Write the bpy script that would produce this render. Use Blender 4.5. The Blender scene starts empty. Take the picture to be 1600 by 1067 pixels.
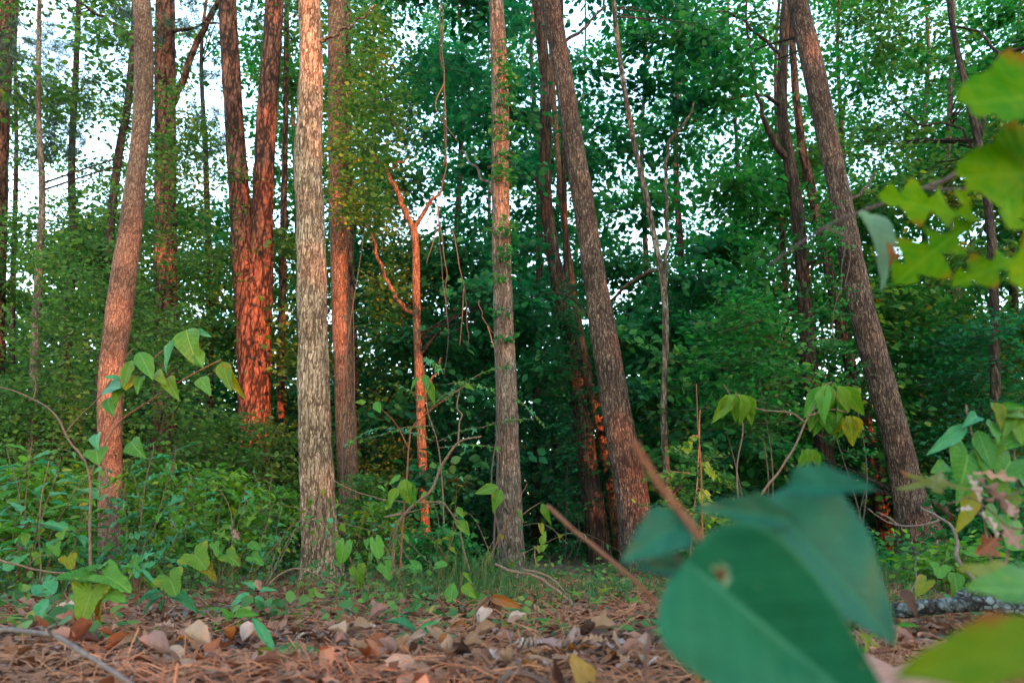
import bpy, math, random
import numpy as np
from mathutils import Vector, Matrix, noise as mn

R = math.radians
rnd = random.Random(11)
rng = np.random.default_rng(7)
sc = bpy.context.scene
COL = sc.collection

# ------------------------------------------------------------------ camera
FPX, PITCH, CAMH = 1155.0, R(14.9), 0.35
cam = bpy.data.cameras.new('camera')
cam.lens = 36.0 * FPX / 1600.0
cam.sensor_width = 36.0
cam.clip_start, cam.clip_end = 0.02, 600.0
cam.dof.use_dof = True
cam.dof.focus_distance = 6.6
cam.dof.aperture_fstop = 3.6
cam_o = bpy.data.objects.new('camera', cam)
COL.objects.link(cam_o)
cam_o.location = (0, 0, CAMH)
cam_o.rotation_euler = (R(90) + PITCH, 0, 0)
sc.camera = cam_o

# ------------------------------------------------------------------ sky, sun, exposure
SUN_EL, SUN_AZ = R(6.0), R(147.0)
world = bpy.data.worlds.new('World')
sc.world = world
world.use_nodes = True
_nt = world.node_tree
_sky = _nt.nodes.new('ShaderNodeTexSky')
_sky.sky_type = 'NISHITA'
_sky.sun_disc = False
_sky.sun_elevation = SUN_EL
_sky.sun_rotation = SUN_AZ
_nt.links.new(_sky.outputs[0], _nt.nodes['Background'].inputs[0])
_nt.nodes['Background'].inputs[1].default_value = 0.15
SUN = Vector((math.sin(SUN_AZ) * math.cos(SUN_EL), math.cos(SUN_AZ) * math.cos(SUN_EL), math.sin(SUN_EL)))
sun = bpy.data.lights.new('sun', 'SUN')
sun.energy = 1.3
sun.angle = R(0.5)
sun.color = (1.0, 0.25, 0.085)
sun_o = bpy.data.objects.new('sun', sun)
COL.objects.link(sun_o)
sun_o.rotation_euler = (-SUN).to_track_quat('-Z', 'Y').to_euler()
vs = sc.view_settings
vs.view_transform = 'Standard'
vs.look = 'None'
vs.gamma = 1.0
vs.exposure = 3.75
vs.use_curve_mapping = False
sc.cycles.use_denoising = True
sc.cycles.max_bounces = 7
sc.cycles.diffuse_bounces = 4
sc.cycles.transmission_bounces = 4
sc.cycles.glossy_bounces = 2
sc.cycles.sample_clamp_indirect = 8.0

# ------------------------------------------------------------------ pixel -> world
CP, SP = math.cos(PITCH), math.sin(PITCH)


def ray(px, py):
    dx, dy = (px - 800.0) / FPX, (533.5 - py) / FPX
    return Vector((dx, CP - dy * SP, SP + dy * CP))


def P(px, py, Y):
    d = ray(px, py)
    t = Y / d.y
    return Vector((0, 0, CAMH)) + d * t


def T(px, py, Y):
    return Y / ray(px, py).y


def gz(x, y):
    if abs(x) > 40 or y > 60 or y < -25:
        return 0.0
    v = mn.noise(Vector((x * 0.35, y * 0.35, 3.1))) * 0.035 + mn.noise(Vector((x * 1.3, y * 1.3, 9.0))) * 0.018
    k = min(1.0, max(0.0, (y - 1.6) / 3.0)) if y > 0 else 0.3
    return v * (0.35 + 0.65 * k) - 0.04 * min(1.0, max(0.0, (y - 4.5) / 2.0))


def G(px, py):
    d = ray(px, py)
    t = -CAMH / d.z
    p = Vector((0, 0, CAMH)) + d * t
    return Vector((p.x, p.y, gz(p.x, p.y)))


# ------------------------------------------------------------------ object helpers
def mk(name, V, Fs, uv=None, smooth=True):
    V = np.asarray(V, dtype=np.float32).reshape(-1, 3)
    if isinstance(Fs, np.ndarray):
        Fs = [Fs]
    me = bpy.data.meshes.new(name)
    me.vertices.add(len(V))
    me.vertices.foreach_set('co', V.ravel())
    loops, starts, tot = [], [], 0
    for F in Fs:
        F = np.asarray(F, dtype=np.int32)
        if F.size == 0:
            continue
        k = F.shape[1]
        loops.append(F.ravel())
        starts.append(tot + np.arange(len(F), dtype=np.int32) * k)
        tot += F.size
    loops = np.concatenate(loops)
    starts = np.concatenate(starts)
    me.loops.add(len(loops))
    me.loops.foreach_set('vertex_index', loops.astype(np.int32))
    me.polygons.add(len(starts))
    me.polygons.foreach_set('loop_start', starts.astype(np.int32))
    me.polygons.foreach_set('use_smooth', np.full(len(starts), smooth))
    if uv is not None:
        l = me.uv_layers.new(name='UVMap')
        l.data.foreach_set('uv', np.asarray(uv, dtype=np.float32)[loops].ravel())
    me.update(calc_edges=True)
    return me


def put(name, me, mat=None, parent=None, loc=None):
    o = bpy.data.objects.new(name, me)
    COL.objects.link(o)
    if mat is not None:
        if me is not None and len(me.materials) == 0:
            me.materials.append(mat)
        else:
            o.material_slots[0].link = 'OBJECT'
            o.material_slots[0].material = mat
    if parent is not None:
        o.parent = parent
    if loc is not None:
        o.location = loc
    return o


def tag(o, label, cat, group=None, kind=None):
    if label:
        o['label'] = label
    if cat:
        o['category'] = cat
    if group:
        o['group'] = group
    if kind:
        o['kind'] = kind
    return o


def thing(name, label, cat, loc, group=None):
    o = bpy.data.objects.new(name, None)
    o.empty_display_size = 0.1
    COL.objects.link(o)
    o.location = loc
    return tag(o, label, cat, group)


def wpart(name, V, Fs, mat, root, uv=None, smooth=True, kind=None, off=None):
    """a part given in world coordinates"""
    b = np.array(off if off is not None else root.location[:], dtype=np.float32)
    o = put(name, mk(name, np.asarray(V, dtype=np.float32).reshape(-1, 3) - b, Fs, uv, smooth), mat, root)
    if kind:
        o['kind'] = kind
    return o


def spline(pts, n):
    """Catmull-Rom through rows of an array"""
    p = np.asarray(pts, dtype=float)
    if len(p) == 2:
        t = np.linspace(0, 1, n)[:, None]
        return p[0] * (1 - t) + p[1] * t
    q = np.vstack([2 * p[0] - p[1], p, 2 * p[-1] - p[-2]])
    seg = np.linalg.norm(np.diff(p[:, :3], axis=0), axis=1)
    cum = np.concatenate([[0], np.cumsum(seg)])
    s = np.linspace(0, cum[-1], n)
    i = np.clip(np.searchsorted(cum, s, side='right') - 1, 0, len(p) - 2)
    t = ((s - cum[i]) / np.maximum(seg[i], 1e-9))[:, None]
    a, b, c, d = q[i], q[i + 1], q[i + 2], q[i + 3]
    return 0.5 * (2 * b + (c - a) * t + (2 * a - 5 * b + 4 * c - d) * t * t + (3 * b - a - 3 * c + d) * t ** 3)


def tube(pts, rad, seg=8, cap=True):
    p = np.asarray(pts, dtype=float)
    r = np.asarray(rad, dtype=float)
    n = len(p)
    d = np.gradient(p, axis=0)
    d /= np.linalg.norm(d, axis=1)[:, None] + 1e-12
    ref = np.array([0, 1.0, 0]) if abs(d[:, 2]).mean() > 0.5 else np.array([0, 0, 1.0])
    u = np.cross(d, ref)
    u /= np.linalg.norm(u, axis=1)[:, None] + 1e-12
    v = np.cross(d, u)
    a = np.linspace(0, 2 * np.pi, seg, endpoint=False)
    if r.ndim == 1:
        r = np.repeat(r[:, None], seg, axis=1)
    V = p[:, None, :] + r[:, :, None] * (np.cos(a)[None, :, None] * u[:, None, :] + np.sin(a)[None, :, None] * v[:, None, :])
    i = np.arange(n - 1)[:, None] * seg
    j = np.arange(seg)[None, :]
    k = (j + 1) % seg
    F = np.stack([i + j, i + k, i + seg + k, i + seg + j], axis=-1).reshape(-1, 4)
    V = V.reshape(-1, 3)
    if cap:
        V = np.vstack([V, p[:1], p[-1:]])
        c0, c1 = n * seg, n * seg + 1
        jj = np.arange(seg)
        kk = (jj + 1) % seg
        T0 = np.stack([np.full(seg, c0), kk, jj], -1)
        T1 = np.stack([np.full(seg, c1), (n - 1) * seg + jj, (n - 1) * seg + kk], -1)
        return V, [F, np.vstack([T0, T1])]
    return V, [F]


def merge(parts):
    """[(V,[F..]),..] -> one V and face lists per arity"""
    Vs, by, off = [], {}, 0
    for V, Fs in parts:
        for F in Fs:
            by.setdefault(F.shape[1], []).append(F + off)
        Vs.append(V)
        off += len(V)
    return np.vstack(Vs), [np.vstack(x) for x in by.values()]


# ------------------------------------------------------------------ materials
def new_mat(name):
    m = bpy.data.materials.new(name)
    m.use_nodes = True
    nt = m.node_tree
    for n in list(nt.nodes):
        nt.nodes.remove(n)
    return m, nt, nt.nodes.new('ShaderNodeOutputMaterial')


def ramp(nt, stops):
    n = nt.nodes.new('ShaderNodeValToRGB')
    e = n.color_ramp.elements
    while len(e) < len(stops):
        e.new(0.5)
    for k, (p, c) in enumerate(stops):
        e[k].position = p
        e[k].color = (*c, 1)
    return n


def math_node(nt, op, a, b=None, c=None):
    n = nt.nodes.new('ShaderNodeMath')
    n.operation = op
    for i, x in enumerate((a, b, c)):
        if x is None:
            continue
        if isinstance(x, (int, float)):
            n.inputs[i].default_value = x
        else:
            nt.links.new(x, n.inputs[i])
    return n.outputs[0]


def mix(nt, fac, a, b, mode='MIX'):
    n = nt.nodes.new('ShaderNodeMix')
    n.data_type = 'RGBA'
    n.blend_type = mode
    for s, x in ((n.inputs[0], fac), (n.inputs[6], a), (n.inputs[7], b)):
        if isinstance(x, (int, float)):
            s.default_value = x
        elif isinstance(x, tuple):
            s.default_value = (*x, 1)
        else:
            nt.links.new(x, s)
    return n.outputs[2]


def noise_tex(nt, vec, scale, detail=3, rough=0.6):
    n = nt.nodes.new('ShaderNodeTexNoise')
    n.inputs['Scale'].default_value = scale
    n.inputs['Detail'].default_value = detail
    n.inputs['Roughness'].default_value = rough
    if vec is not None:
        nt.links.new(vec, n.inputs['Vector'])
    return n.outputs['Fac']


def bark(name, dark, mid, light, scale=26.0, zs=0.16, bump=0.7, fleck=0.6, lichen=None):
    m, nt, out = new_mat(name)
    L = nt.links
    tc = nt.nodes.new('ShaderNodeTexCoord')
    mp = nt.nodes.new('ShaderNodeMapping')
    mp.inputs['Scale'].default_value = (1, 1, zs)
    L.new(tc.outputs['Object'], mp.inputs['Vector'])
    wob = nt.nodes.new('ShaderNodeTexNoise')
    wob.inputs['Scale'].default_value = scale * 0.5
    wob.inputs['Detail'].default_value = 3
    L.new(mp.outputs[0], wob.inputs['Vector'])
    vm = nt.nodes.new('ShaderNodeVectorMath')
    vm.operation = 'SCALE'
    L.new(wob.outputs['Color'], vm.inputs[0])
    vm.inputs['Scale'].default_value = 0.035
    va = nt.nodes.new('ShaderNodeVectorMath')
    L.new(mp.outputs[0], va.inputs[0])
    L.new(vm.outputs[0], va.inputs[1])
    vo = nt.nodes.new('ShaderNodeTexVoronoi')
    vo.feature = 'DISTANCE_TO_EDGE'
    vo.inputs['Scale'].default_value = scale
    L.new(va.outputs[0], vo.inputs['Vector'])
    edge = vo.outputs['Distance']
    fine = noise_tex(nt, mp.outputs[0], scale * 2.4, 5, 0.7)
    big = noise_tex(nt, tc.outputs['Object'], 2.2, 3, 0.6)
    mp2 = nt.nodes.new('ShaderNodeMapping')
    mp2.inputs['Scale'].default_value = (1, 1, .55)
    L.new(va.outputs[0], mp2.inputs['Vector'])
    v2 = nt.nodes.new('ShaderNodeTexVoronoi')
    v2.feature = 'DISTANCE_TO_EDGE'
    v2.inputs['Scale'].default_value = scale * 0.42
    L.new(mp2.outputs[0], v2.inputs['Vector'])
    fur = math_node(nt, 'MINIMUM', math_node(nt, 'MULTIPLY', v2.outputs['Distance'], 5.0), 1.0)
    h = math_node(nt, 'ADD', math_node(nt, 'MULTIPLY', edge, 1.0), math_node(nt, 'MULTIPLY', fine, 0.7))
    h = math_node(nt, 'ADD', h, math_node(nt, 'MULTIPLY', math_node(nt, 'SUBTRACT', fur, 0.75), 0.32))
    rp = ramp(nt, [(0.30, dark), (0.50, mid), (0.80, light)])
    L.new(h, rp.inputs[0])
    vc = nt.nodes.new('ShaderNodeTexVoronoi')
    vc.inputs['Scale'].default_value = scale
    L.new(va.outputs[0], vc.inputs['Vector'])
    sep = nt.nodes.new('ShaderNodeSeparateColor')
    L.new(vc.outputs['Color'], sep.inputs[0])
    shade = math_node(nt, 'ADD', math_node(nt, 'MULTIPLY', sep.outputs[0], 0.55), math_node(nt, 'MULTIPLY', big, 0.9))
    val = math_node(nt, 'ADD', math_node(nt, 'MULTIPLY', shade, 0.85), 0.4)
    hs = nt.nodes.new('ShaderNodeHueSaturation')
    L.new(rp.outputs[0], hs.inputs['Color'])
    L.new(val, hs.inputs['Value'])
    col = hs.outputs[0]
    fl = math_node(nt, 'MULTIPLY', math_node(nt, 'GREATER_THAN', sep.outputs[1], 0.86), math_node(nt, 'GREATER_THAN', edge, 0.12))
    col = mix(nt, math_node(nt, 'MULTIPLY', fl, fleck), col, tuple(min(.8, c * 1.5) for c in light))
    st = noise_tex(nt, tc.outputs['Object'], 1.1, 5, 0.7)
    sr = ramp(nt, [(0.36, (0.45, 0.43, 0.42)), (0.55, (1, 1, 1))])
    L.new(st, sr.inputs[0])
    col = mix(nt, 0.8, col, sr.outputs[0], 'MULTIPLY')
    if lichen:
        ln = noise_tex(nt, tc.outputs['Object'], 9.0, 6, 0.75)
        lr = ramp(nt, [(0.56, (0, 0, 0)), (0.66, (1, 1, 1))])
        L.new(ln, lr.inputs[0])
        col = mix(nt, math_node(nt, 'MULTIPLY', lr.outputs[0], 0.7), col, lichen)
    bs = nt.nodes.new('ShaderNodeBsdfPrincipled')
    L.new(col, bs.inputs['Base Color'])
    bs.inputs['Roughness'].default_value = 0.9
    bs.inputs['Specular IOR Level'].default_value = 0.2
    bp = nt.nodes.new('ShaderNodeBump')
    bp.inputs['Strength'].default_value = bump
    bp.inputs['Distance'].default_value = 0.025
    L.new(h, bp.inputs['Height'])
    L.new(bp.outputs[0], bs.inputs['Normal'])
    L.new(bs.outputs[0], out.inputs[0])
    return m


def leaf_shader(nt, out, col, transl=0.35, rough=0.5, normal=None, spec=0.15):
    L = nt.links
    bs = nt.nodes.new('ShaderNodeBsdfPrincipled')
    bs.inputs['Roughness'].default_value = rough
    bs.inputs['Specular IOR Level'].default_value = spec
    L.new(col, bs.inputs['Base Color'])
    tr = nt.nodes.new('ShaderNodeBsdfTranslucent')
    hs = nt.nodes.new('ShaderNodeHueSaturation')
    hs.inputs['Value'].default_value = 1.4
    hs.inputs['Saturation'].default_value = 1.15
    hs.inputs['Hue'].default_value = 0.49
    L.new(col, hs.inputs['Color'])
    L.new(hs.outputs[0], tr.inputs['Color'])
    if normal is not None:
        L.new(normal, bs.inputs['Normal'])
    mx = nt.nodes.new('ShaderNodeMixShader')
    mx.inputs[0].default_value = transl
    L.new(bs.outputs[0], mx.inputs[1])
    L.new(tr.outputs[0], mx.inputs[2])
    L.new(mx.outputs[0], out.inputs[0])


def mass_leaf(name, stops, transl=0.5, clump=1.2, rough=0.5):
    """material of a crown: each leaf its own tone, clumps of tone through the crown"""
    m, nt, out = new_mat(name)
    g = nt.nodes.new('ShaderNodeNewGeometry')
    tc = nt.nodes.new('ShaderNodeTexCoord')
    n = noise_tex(nt, tc.outputs['Object'], clump, 2, 0.5)
    f = math_node(nt, 'ADD', math_node(nt, 'MULTIPLY', g.outputs['Random Per Island'], 0.75), math_node(nt, 'MULTIPLY', math_node(nt, 'SUBTRACT', n, 0.4), 0.9))
    rp = ramp(nt, stops)
    nt.links.new(f, rp.inputs[0])
    leaf_shader(nt, out, rp.outputs[0], transl, rough)
    return m


def near_leaf(name, a, b, vein=(0.2, 0.3, 0.1), edge=None, transl=0.35, spots=None, rough=0.42, mottling=5.0, spec=0.15):
    """material of a single leaf: UV runs along (u) and across (v) the blade"""
    m, nt, out = new_mat(name)
    L = nt.links
    tc = nt.nodes.new('ShaderNodeTexCoord')
    oi = nt.nodes.new('ShaderNodeObjectInfo')
    ad = nt.nodes.new('ShaderNodeVectorMath')
    cmb = nt.nodes.new('ShaderNodeCombineXYZ')
    L.new(math_node(nt, 'MULTIPLY', oi.outputs['Random'], 37.0), cmb.inputs[0])
    L.new(tc.outputs['UV'], ad.inputs[0])
    L.new(cmb.outputs[0], ad.inputs[1])
    n1 = noise_tex(nt, ad.outputs[0], mottling, 4, 0.6)
    f = math_node(nt, 'ADD', math_node(nt, 'MULTIPLY', math_node(nt, 'SUBTRACT', n1, 0.5), 1.6), math_node(nt, 'ADD', math_node(nt, 'MULTIPLY', oi.outputs['Random'], 0.7), 0.15))
    rp = ramp(nt, [(0.1, a), (0.9, b)])
    L.new(f, rp.inputs[0])
    col = rp.outputs[0]
    sp = nt.nodes.new('ShaderNodeSeparateXYZ')
    L.new(tc.outputs['UV'], sp.inputs[0])
    av = math_node(nt, 'ABSOLUTE', math_node(nt, 'SUBTRACT', sp.outputs[1], 0.5))
    lat = math_node(nt, 'PINGPONG', math_node(nt, 'SUBTRACT', sp.outputs[0], math_node(nt, 'MULTIPLY', av, 0.7)), 0.065)
    latm = math_node(nt, 'LESS_THAN', lat, 0.008)
    midm = math_node(nt, 'LESS_THAN', av, 0.018)
    vm = math_node(nt, 'MAXIMUM', math_node(nt, 'MULTIPLY', latm, 0.4), math_node(nt, 'MULTIPLY', midm, 0.75))
    col = mix(nt, vm, col, vein)
    if edge:
        n2 = noise_tex(nt, ad.outputs[0], 3.0, 3, 0.6)
        em = math_node(nt, 'SMOOTH_MIN', 1.0, math_node(nt, 'MAXIMUM', 0.0, math_node(nt, 'MULTIPLY', math_node(nt, 'SUBTRACT', math_node(nt, 'ADD', math_node(nt, 'MULTIPLY', av, 1.3), math_node(nt, 'MULTIPLY', n2, 0.7)), 0.78), 5.0)), 0.1)
        col = mix(nt, em, col, edge)
    if spots:
        n3 = nt.nodes.new('ShaderNodeTexVoronoi')
        n3.inputs['Scale'].default_value = 7.0
        L.new(ad.outputs[0], n3.inputs['Vector'])
        sm = math_node(nt, 'LESS_THAN', n3.outputs['Distance'], 0.13)
        s2 = math_node(nt, 'MULTIPLY', sm, math_node(nt, 'GREATER_THAN', n1, 0.5))
        col = mix(nt, math_node(nt, 'MULTIPLY', s2, 0.7), col, spots)
    bp = nt.nodes.new('ShaderNodeBump')
    bp.inputs['Strength'].default_value = 0.25
    bp.inputs['Distance'].default_value = 0.004
    L.new(math_node(nt, 'SUBTRACT', n1, vm), bp.inputs['Height'])
    leaf_shader(nt, out, col, transl, rough, bp.outputs[0], spec)
    return m


def plain(name, a, b, scale=20.0, rough=0.85, bump=0.3, stretch=(1, 1, 1), per_island=False, spec=0.25):
    m, nt, out = new_mat(name)
    L = nt.links
    tc = nt.nodes.new('ShaderNodeTexCoord')
    mp = nt.nodes.new('ShaderNodeMapping')
    mp.inputs['Scale'].default_value = stretch
    L.new(tc.outputs['Object'], mp.inputs[0])
    n = noise_tex(nt, mp.outputs[0], scale, 5, 0.65)
    f = n
    if per_island:
        g = nt.nodes.new('ShaderNodeNewGeometry')
        f = math_node(nt, 'ADD', math_node(nt, 'MULTIPLY', n, 0.5), math_node(nt, 'MULTIPLY', g.outputs['Random Per Island'], 0.6))
    rp = ramp(nt, [(0.3, a), (0.75, b)])
    L.new(f, rp.inputs[0])
    bs = nt.nodes.new('ShaderNodeBsdfPrincipled')
    bs.inputs['Roughness'].default_value = rough
    bs.inputs['Specular IOR Level'].default_value = spec
    L.new(rp.outputs[0], bs.inputs['Base Color'])
    bp = nt.nodes.new('ShaderNodeBump')
    bp.inputs['Strength'].default_value = bump
    bp.inputs['Distance'].default_value = 0.01
    L.new(n, bp.inputs['Height'])
    L.new(bp.outputs[0], bs.inputs['Normal'])
    L.new(bs.outputs[0], out.inputs[0])
    return m


B_PALE = bark('bark_pale', (0.099, 0.064, 0.040), (0.267, 0.194, 0.129), (0.445, 0.345, 0.244), 58, 0.26, 0.9)
B_TAN = bark('bark_tan', (0.061, 0.037, 0.026), (0.126, 0.082, 0.057), (0.194, 0.131, 0.097), 80, 0.4, 0.5)
B_PINE = bark('bark_pine', (0.018, 0.010, 0.008), (0.096, 0.044, 0.030), (0.170, 0.080, 0.056), 19, 0.34, 1.0, fleck=.15)
B_OAK = bark('bark_oak', (0.036, 0.022, 0.017), (0.094, 0.062, 0.045), (0.209, 0.154, 0.121), 66, 0.24, 1.0)
B_GREY = bark('bark_grey', (0.057, 0.045, 0.032), (0.125, 0.097, 0.076), (0.229, 0.188, 0.151), 72, 0.26, 0.8, lichen=(0.240, 0.222, 0.178))
B_DARK = bark('bark_dark', (0.015, 0.010, 0.008), (0.042, 0.028, 0.022), (0.076, 0.053, 0.041), 30, 0.2, 0.7)
B_ORANGE = bark('bark_orange', (0.063, 0.031, 0.019), (0.137, 0.075, 0.046), (0.205, 0.125, 0.081), 66, 0.3, 0.6)
B_MOTTLE = bark('bark_mottled', (0.029, 0.022, 0.016), (0.076, 0.061, 0.045), (0.135, 0.115, 0.090), 30, 0.3, 0.6, lichen=(0.211, 0.197, 0.156))
TWIG = plain('twig_bark', (0.079, 0.050, 0.032), (0.169, 0.119, 0.084), 60, stretch=(1, 1, 0.4))
TWIG_RED = plain('twig_red', (0.104, 0.037, 0.019), (0.156, 0.071, 0.037), 50)
TWIG_DARK = plain('twig_dark', (0.037, 0.028, 0.025), (0.093, 0.071, 0.062), 60)
TWIG_GREY = plain('twig_grey', (0.074, 0.062, 0.062), (0.167, 0.143, 0.136), 60)

G_TEAL = mass_leaf('leaves_teal', [(0.0, (0.010, 0.065, 0.034)), (0.5, (0.020, 0.123, 0.052)), (1.0, (0.040, 0.196, 0.067))])
G_GREEN = mass_leaf('leaves_green', [(0.0, (0.014, 0.084, 0.027)), (0.5, (0.028, 0.152, 0.042)), (1.0, (0.066, 0.225, 0.052))])
G_OLIVE = mass_leaf('leaves_olive', [(0.0, (0.024, 0.081, 0.023)), (0.5, (0.061, 0.151, 0.037)), (0.85, (0.111, 0.206, 0.044)), (1.0, (0.188, 0.214, 0.046))])
G_AUTUMN = mass_leaf('leaves_turning', [(0.0, (0.027, 0.103, 0.029)), (0.55, (0.061, 0.167, 0.037)), (0.85, (0.136, 0.216, 0.039)), (0.97, (0.320, 0.208, 0.039)), (1.0, (0.394, 0.128, 0.039))])
G_NEEDLE = mass_leaf('pine_needles_green', [(0.0, (0.019, 0.048, 0.035)), (1.0, (0.048, 0.100, 0.061))], transl=0.15)
G_DEEP = mass_leaf('leaves_painted_shade', [(0.0, (0.006, 0.026, 0.015)), (0.6, (0.012, 0.055, 0.026)), (1.0, (0.028, 0.09, 0.035))], transl=.3)  # interior shade painted into the undergrowth leaves by a lower albedo
G_LOW = mass_leaf('leaves_low', [(0.0, (0.035, 0.121, 0.028)), (0.5, (0.076, 0.202, 0.033)), (0.85, (0.165, 0.266, 0.033)), (1.0, (0.302, 0.253, 0.033))], transl=.5, clump=3.0)
G_FAR = mass_leaf('leaves_far', [(0.0, (0.014, 0.043, 0.023)), (1.0, (0.035, 0.096, 0.039))], clump=0.3)  # far leaves coloured darker, painting in the shade of the deep wood

# ------------------------------------------------------------------ leaf clouds
OV_V = np.array([[0, 0, 0], [.28, .27, .05], [.66, .24, .03], [1, 0, -.06], [.66, -.24, .03], [.28, -.27, .05]])
OV_F = np.array([[0, 1, 2, 3], [0, 3, 4, 5]])[:, ::-1]
DI_V = np.array([[0, 0, 0], [.45, .33, .06], [1, 0, -.04], [.45, -.33, .06]])
DI_F = np.array([[0, 1, 2, 3]])[:, ::-1]


def star_template():
    a = R(180)
    V, F = [[0.22, 0, 0.0]], []
    tips = [(-130, .55), (-68, .78), (0, 1.0), (68, .78), (130, .55)]
    pts = [(0, 0, 0)]
    for k, (d, r) in enumerate(tips):
        pts.append((.22 + r * .78 * math.cos(R(d)), r * .62 * math.sin(R(d)), -.07))
        if k < 4:
            m = (d + tips[k + 1][0]) / 2
            pts.append((.22 + .34 * math.cos(R(m)), .30 * math.sin(R(m)), .02))
    V += [list(q) for q in pts]
    n = len(pts)
    F = [[0, 1 + i, 1 + (i + 1) % n] for i in range(n)]
    return np.array(V), np.array(F)


ST_V, ST_F = star_template()


def unit(v):
    return v / (np.linalg.norm(v, axis=-1, keepdims=True) + 1e-12)


def leaf_cloud(pos, dirs, nrm, size, wid, tv, tf):
    """many leaves in one mesh"""
    x = unit(dirs)
    z = unit(nrm - (nrm * x).sum(-1, keepdims=True) * x)
    y = np.cross(z, x)
    s = size[:, None, None]
    t = tv[None] * np.stack([np.ones_like(size), wid, np.ones_like(size)], -1)[:, None, :]
    V = pos[:, None, :] + s * (t[..., 0:1] * x[:, None] + t[..., 1:2] * y[:, None] + t[..., 2:3] * z[:, None])
    F = tf[None] + (np.arange(len(pos)) * len(tv))[:, None, None]
    return V.reshape(-1, 3), F.reshape(-1, tf.shape[1])


def sprays(c, a, L, K, size, tv=OV_V, tf=OV_F, up_jit=0.45, droop=0.25, spread=1.0, wid=1.0, twig=0.004):
    """leafy branchlets: centres c, axes a, lengths L, K leaves each; returns leaves and twigs"""
    n = len(c)
    a = unit(a)
    t = np.tile((np.arange(K) + 0.5) / K, (n, 1)) + rng.normal(0, .02, (n, K))
    side = np.where(np.arange(K) % 2 == 0, 1.0, -1.0)[None, :] * np.ones((n, 1))
    up = unit(np.array([0, 0, 1.0]) + rng.normal(0, 0.3, (n, 3)))
    s = unit(np.cross(a, up))
    bow = -droop * (t - 0.2) ** 2
    pos = c[:, None] + a[:, None] * ((t - 0.5) * L[:, None])[..., None] + np.array([0, 0, 1.0]) * (bow * L[:, None])[..., None]
    # side shoots: leaves sit off the axis
    offr = np.abs(rng.normal(0, 0.22 * spread, (n, K))) * L[:, None]
    pos = pos + s[:, None] * (side * offr)[..., None] + rng.normal(0, 0.05, (n, K, 3)) * L[:, None, None]
    ang = rng.uniform(0.3, 1.25, (n, K)) * side
    d = a[:, None] * np.cos(ang)[..., None] + s[:, None] * np.sin(ang)[..., None]
    d = d + rng.normal(0, .22, (n, K, 3)) + np.array([0, 0, -0.28])
    nm = up[:, None] + rng.normal(0, up_jit, (n, K, 3))
    sz = size * rng.uniform(0.65, 1.3, n * K)
    V, F = leaf_cloud(pos.reshape(-1, 3), d.reshape(-1, 3), nm.reshape(-1, 3), sz, wid * rng.uniform(.8, 1.2, n * K), tv, tf)
    # twigs: three-sided slivers along the axis
    if twig:
        tw = []
        ring = np.array([[0, 0], [1, .0], [.5, .87]]) - np.array([.5, .29])
        A = c - a * (L * .62)[:, None] + np.array([0, 0, -.02]) * L[:, None]
        M = c + a * 0
        Bq = c + a * (L * .5)[:, None] - np.array([0, 0, 1.0]) * (droop * .6 * L)[:, None]
        w = np.cross(a, s)
        pts = []
        for q, k in ((A, 1.4), (Bq, .4)):
            pts.append(q[:, None] + twig * k * (ring[None, :, 0:1] * s[:, None] + ring[None, :, 1:2] * w[:, None]))
        TV = np.stack(pts, 1).reshape(-1, 3)
        f = [[j, (j + 1) % 3, 3 + (j + 1) % 3, 3 + j] for j in range(3)]
        TF = (np.array(f)[None] + (np.arange(n) * 6)[:, None, None]).reshape(-1, 4)
        return V, F, TV, TF
    return V, F, None, None


def haxis(n, lift=0.12):
    th = rng.uniform(0, 2 * np.pi, n)
    return np.stack([np.cos(th), np.sin(th), rng.normal(lift, .25, n)], -1)


# ------------------------------------------------------------------ ground
def build_ground():
    n = 150
    u = np.linspace(-1, 1, n)
    xs = np.sign(u) * (np.abs(u) * 6 + (np.abs(u) ** 5) * 134)
    v = np.linspace(0, 1, 170)
    ys = -0.5 + v * 14 + v ** 5 * 200
    back = -0.5 - np.array([140, 70, 30, 12, 5, 2, .8])
    ys = np.concatenate([back, ys])
    V = [(x, y, gz(x, y)) for y in ys for x in xs]
    m = len(ys)
    i = np.arange(m - 1)[:, None] * n
    j = np.arange(n - 1)[None]
    F = np.stack([i + j, i + j + 1, i + n + j + 1, i + n + j], -1).reshape(-1, 4)
    m_, nt, out = new_mat('forest_soil')
    L = nt.links
    tc = nt.nodes.new('ShaderNodeTexCoord')
    n1 = noise_tex(nt, tc.outputs['Object'], 18, 6, 0.7)
    vo = nt.nodes.new('ShaderNodeTexVoronoi')
    vo.inputs['Scale'].default_value = 22
    L.new(tc.outputs['Object'], vo.inputs['Vector'])
    sep = nt.nodes.new('ShaderNodeSeparateColor')
    L.new(vo.outputs['Color'], sep.inputs[0])
    f = math_node(nt, 'ADD', math_node(nt, 'MULTIPLY', n1, 0.6), math_node(nt, 'MULTIPLY', sep.outputs[0], 0.4))
    rp = ramp(nt, [(0.25, (0.035, 0.022, 0.016)), (0.5, (0.10, 0.062, 0.042)), (0.8, (0.22, 0.14, 0.095))])
    L.new(f, rp.inputs[0])
    bs = nt.nodes.new('ShaderNodeBsdfPrincipled')
    bs.inputs['Roughness'].default_value = 0.95
    L.new(rp.outputs[0], bs.inputs['Base Color'])
    bp = nt.nodes.new('ShaderNodeBump')
    bp.inputs['Strength'].default_value = 0.8
    bp.inputs['Distance'].default_value = 0.03
    L.new(f, bp.inputs['Height'])
    L.new(bp.outputs[0], bs.inputs['Normal'])
    L.new(bs.outputs[0], out.inputs[0])
    o = put('ground', mk('ground', V, F), m_)
    tag(o, None, None, kind='structure')


build_ground()

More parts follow.
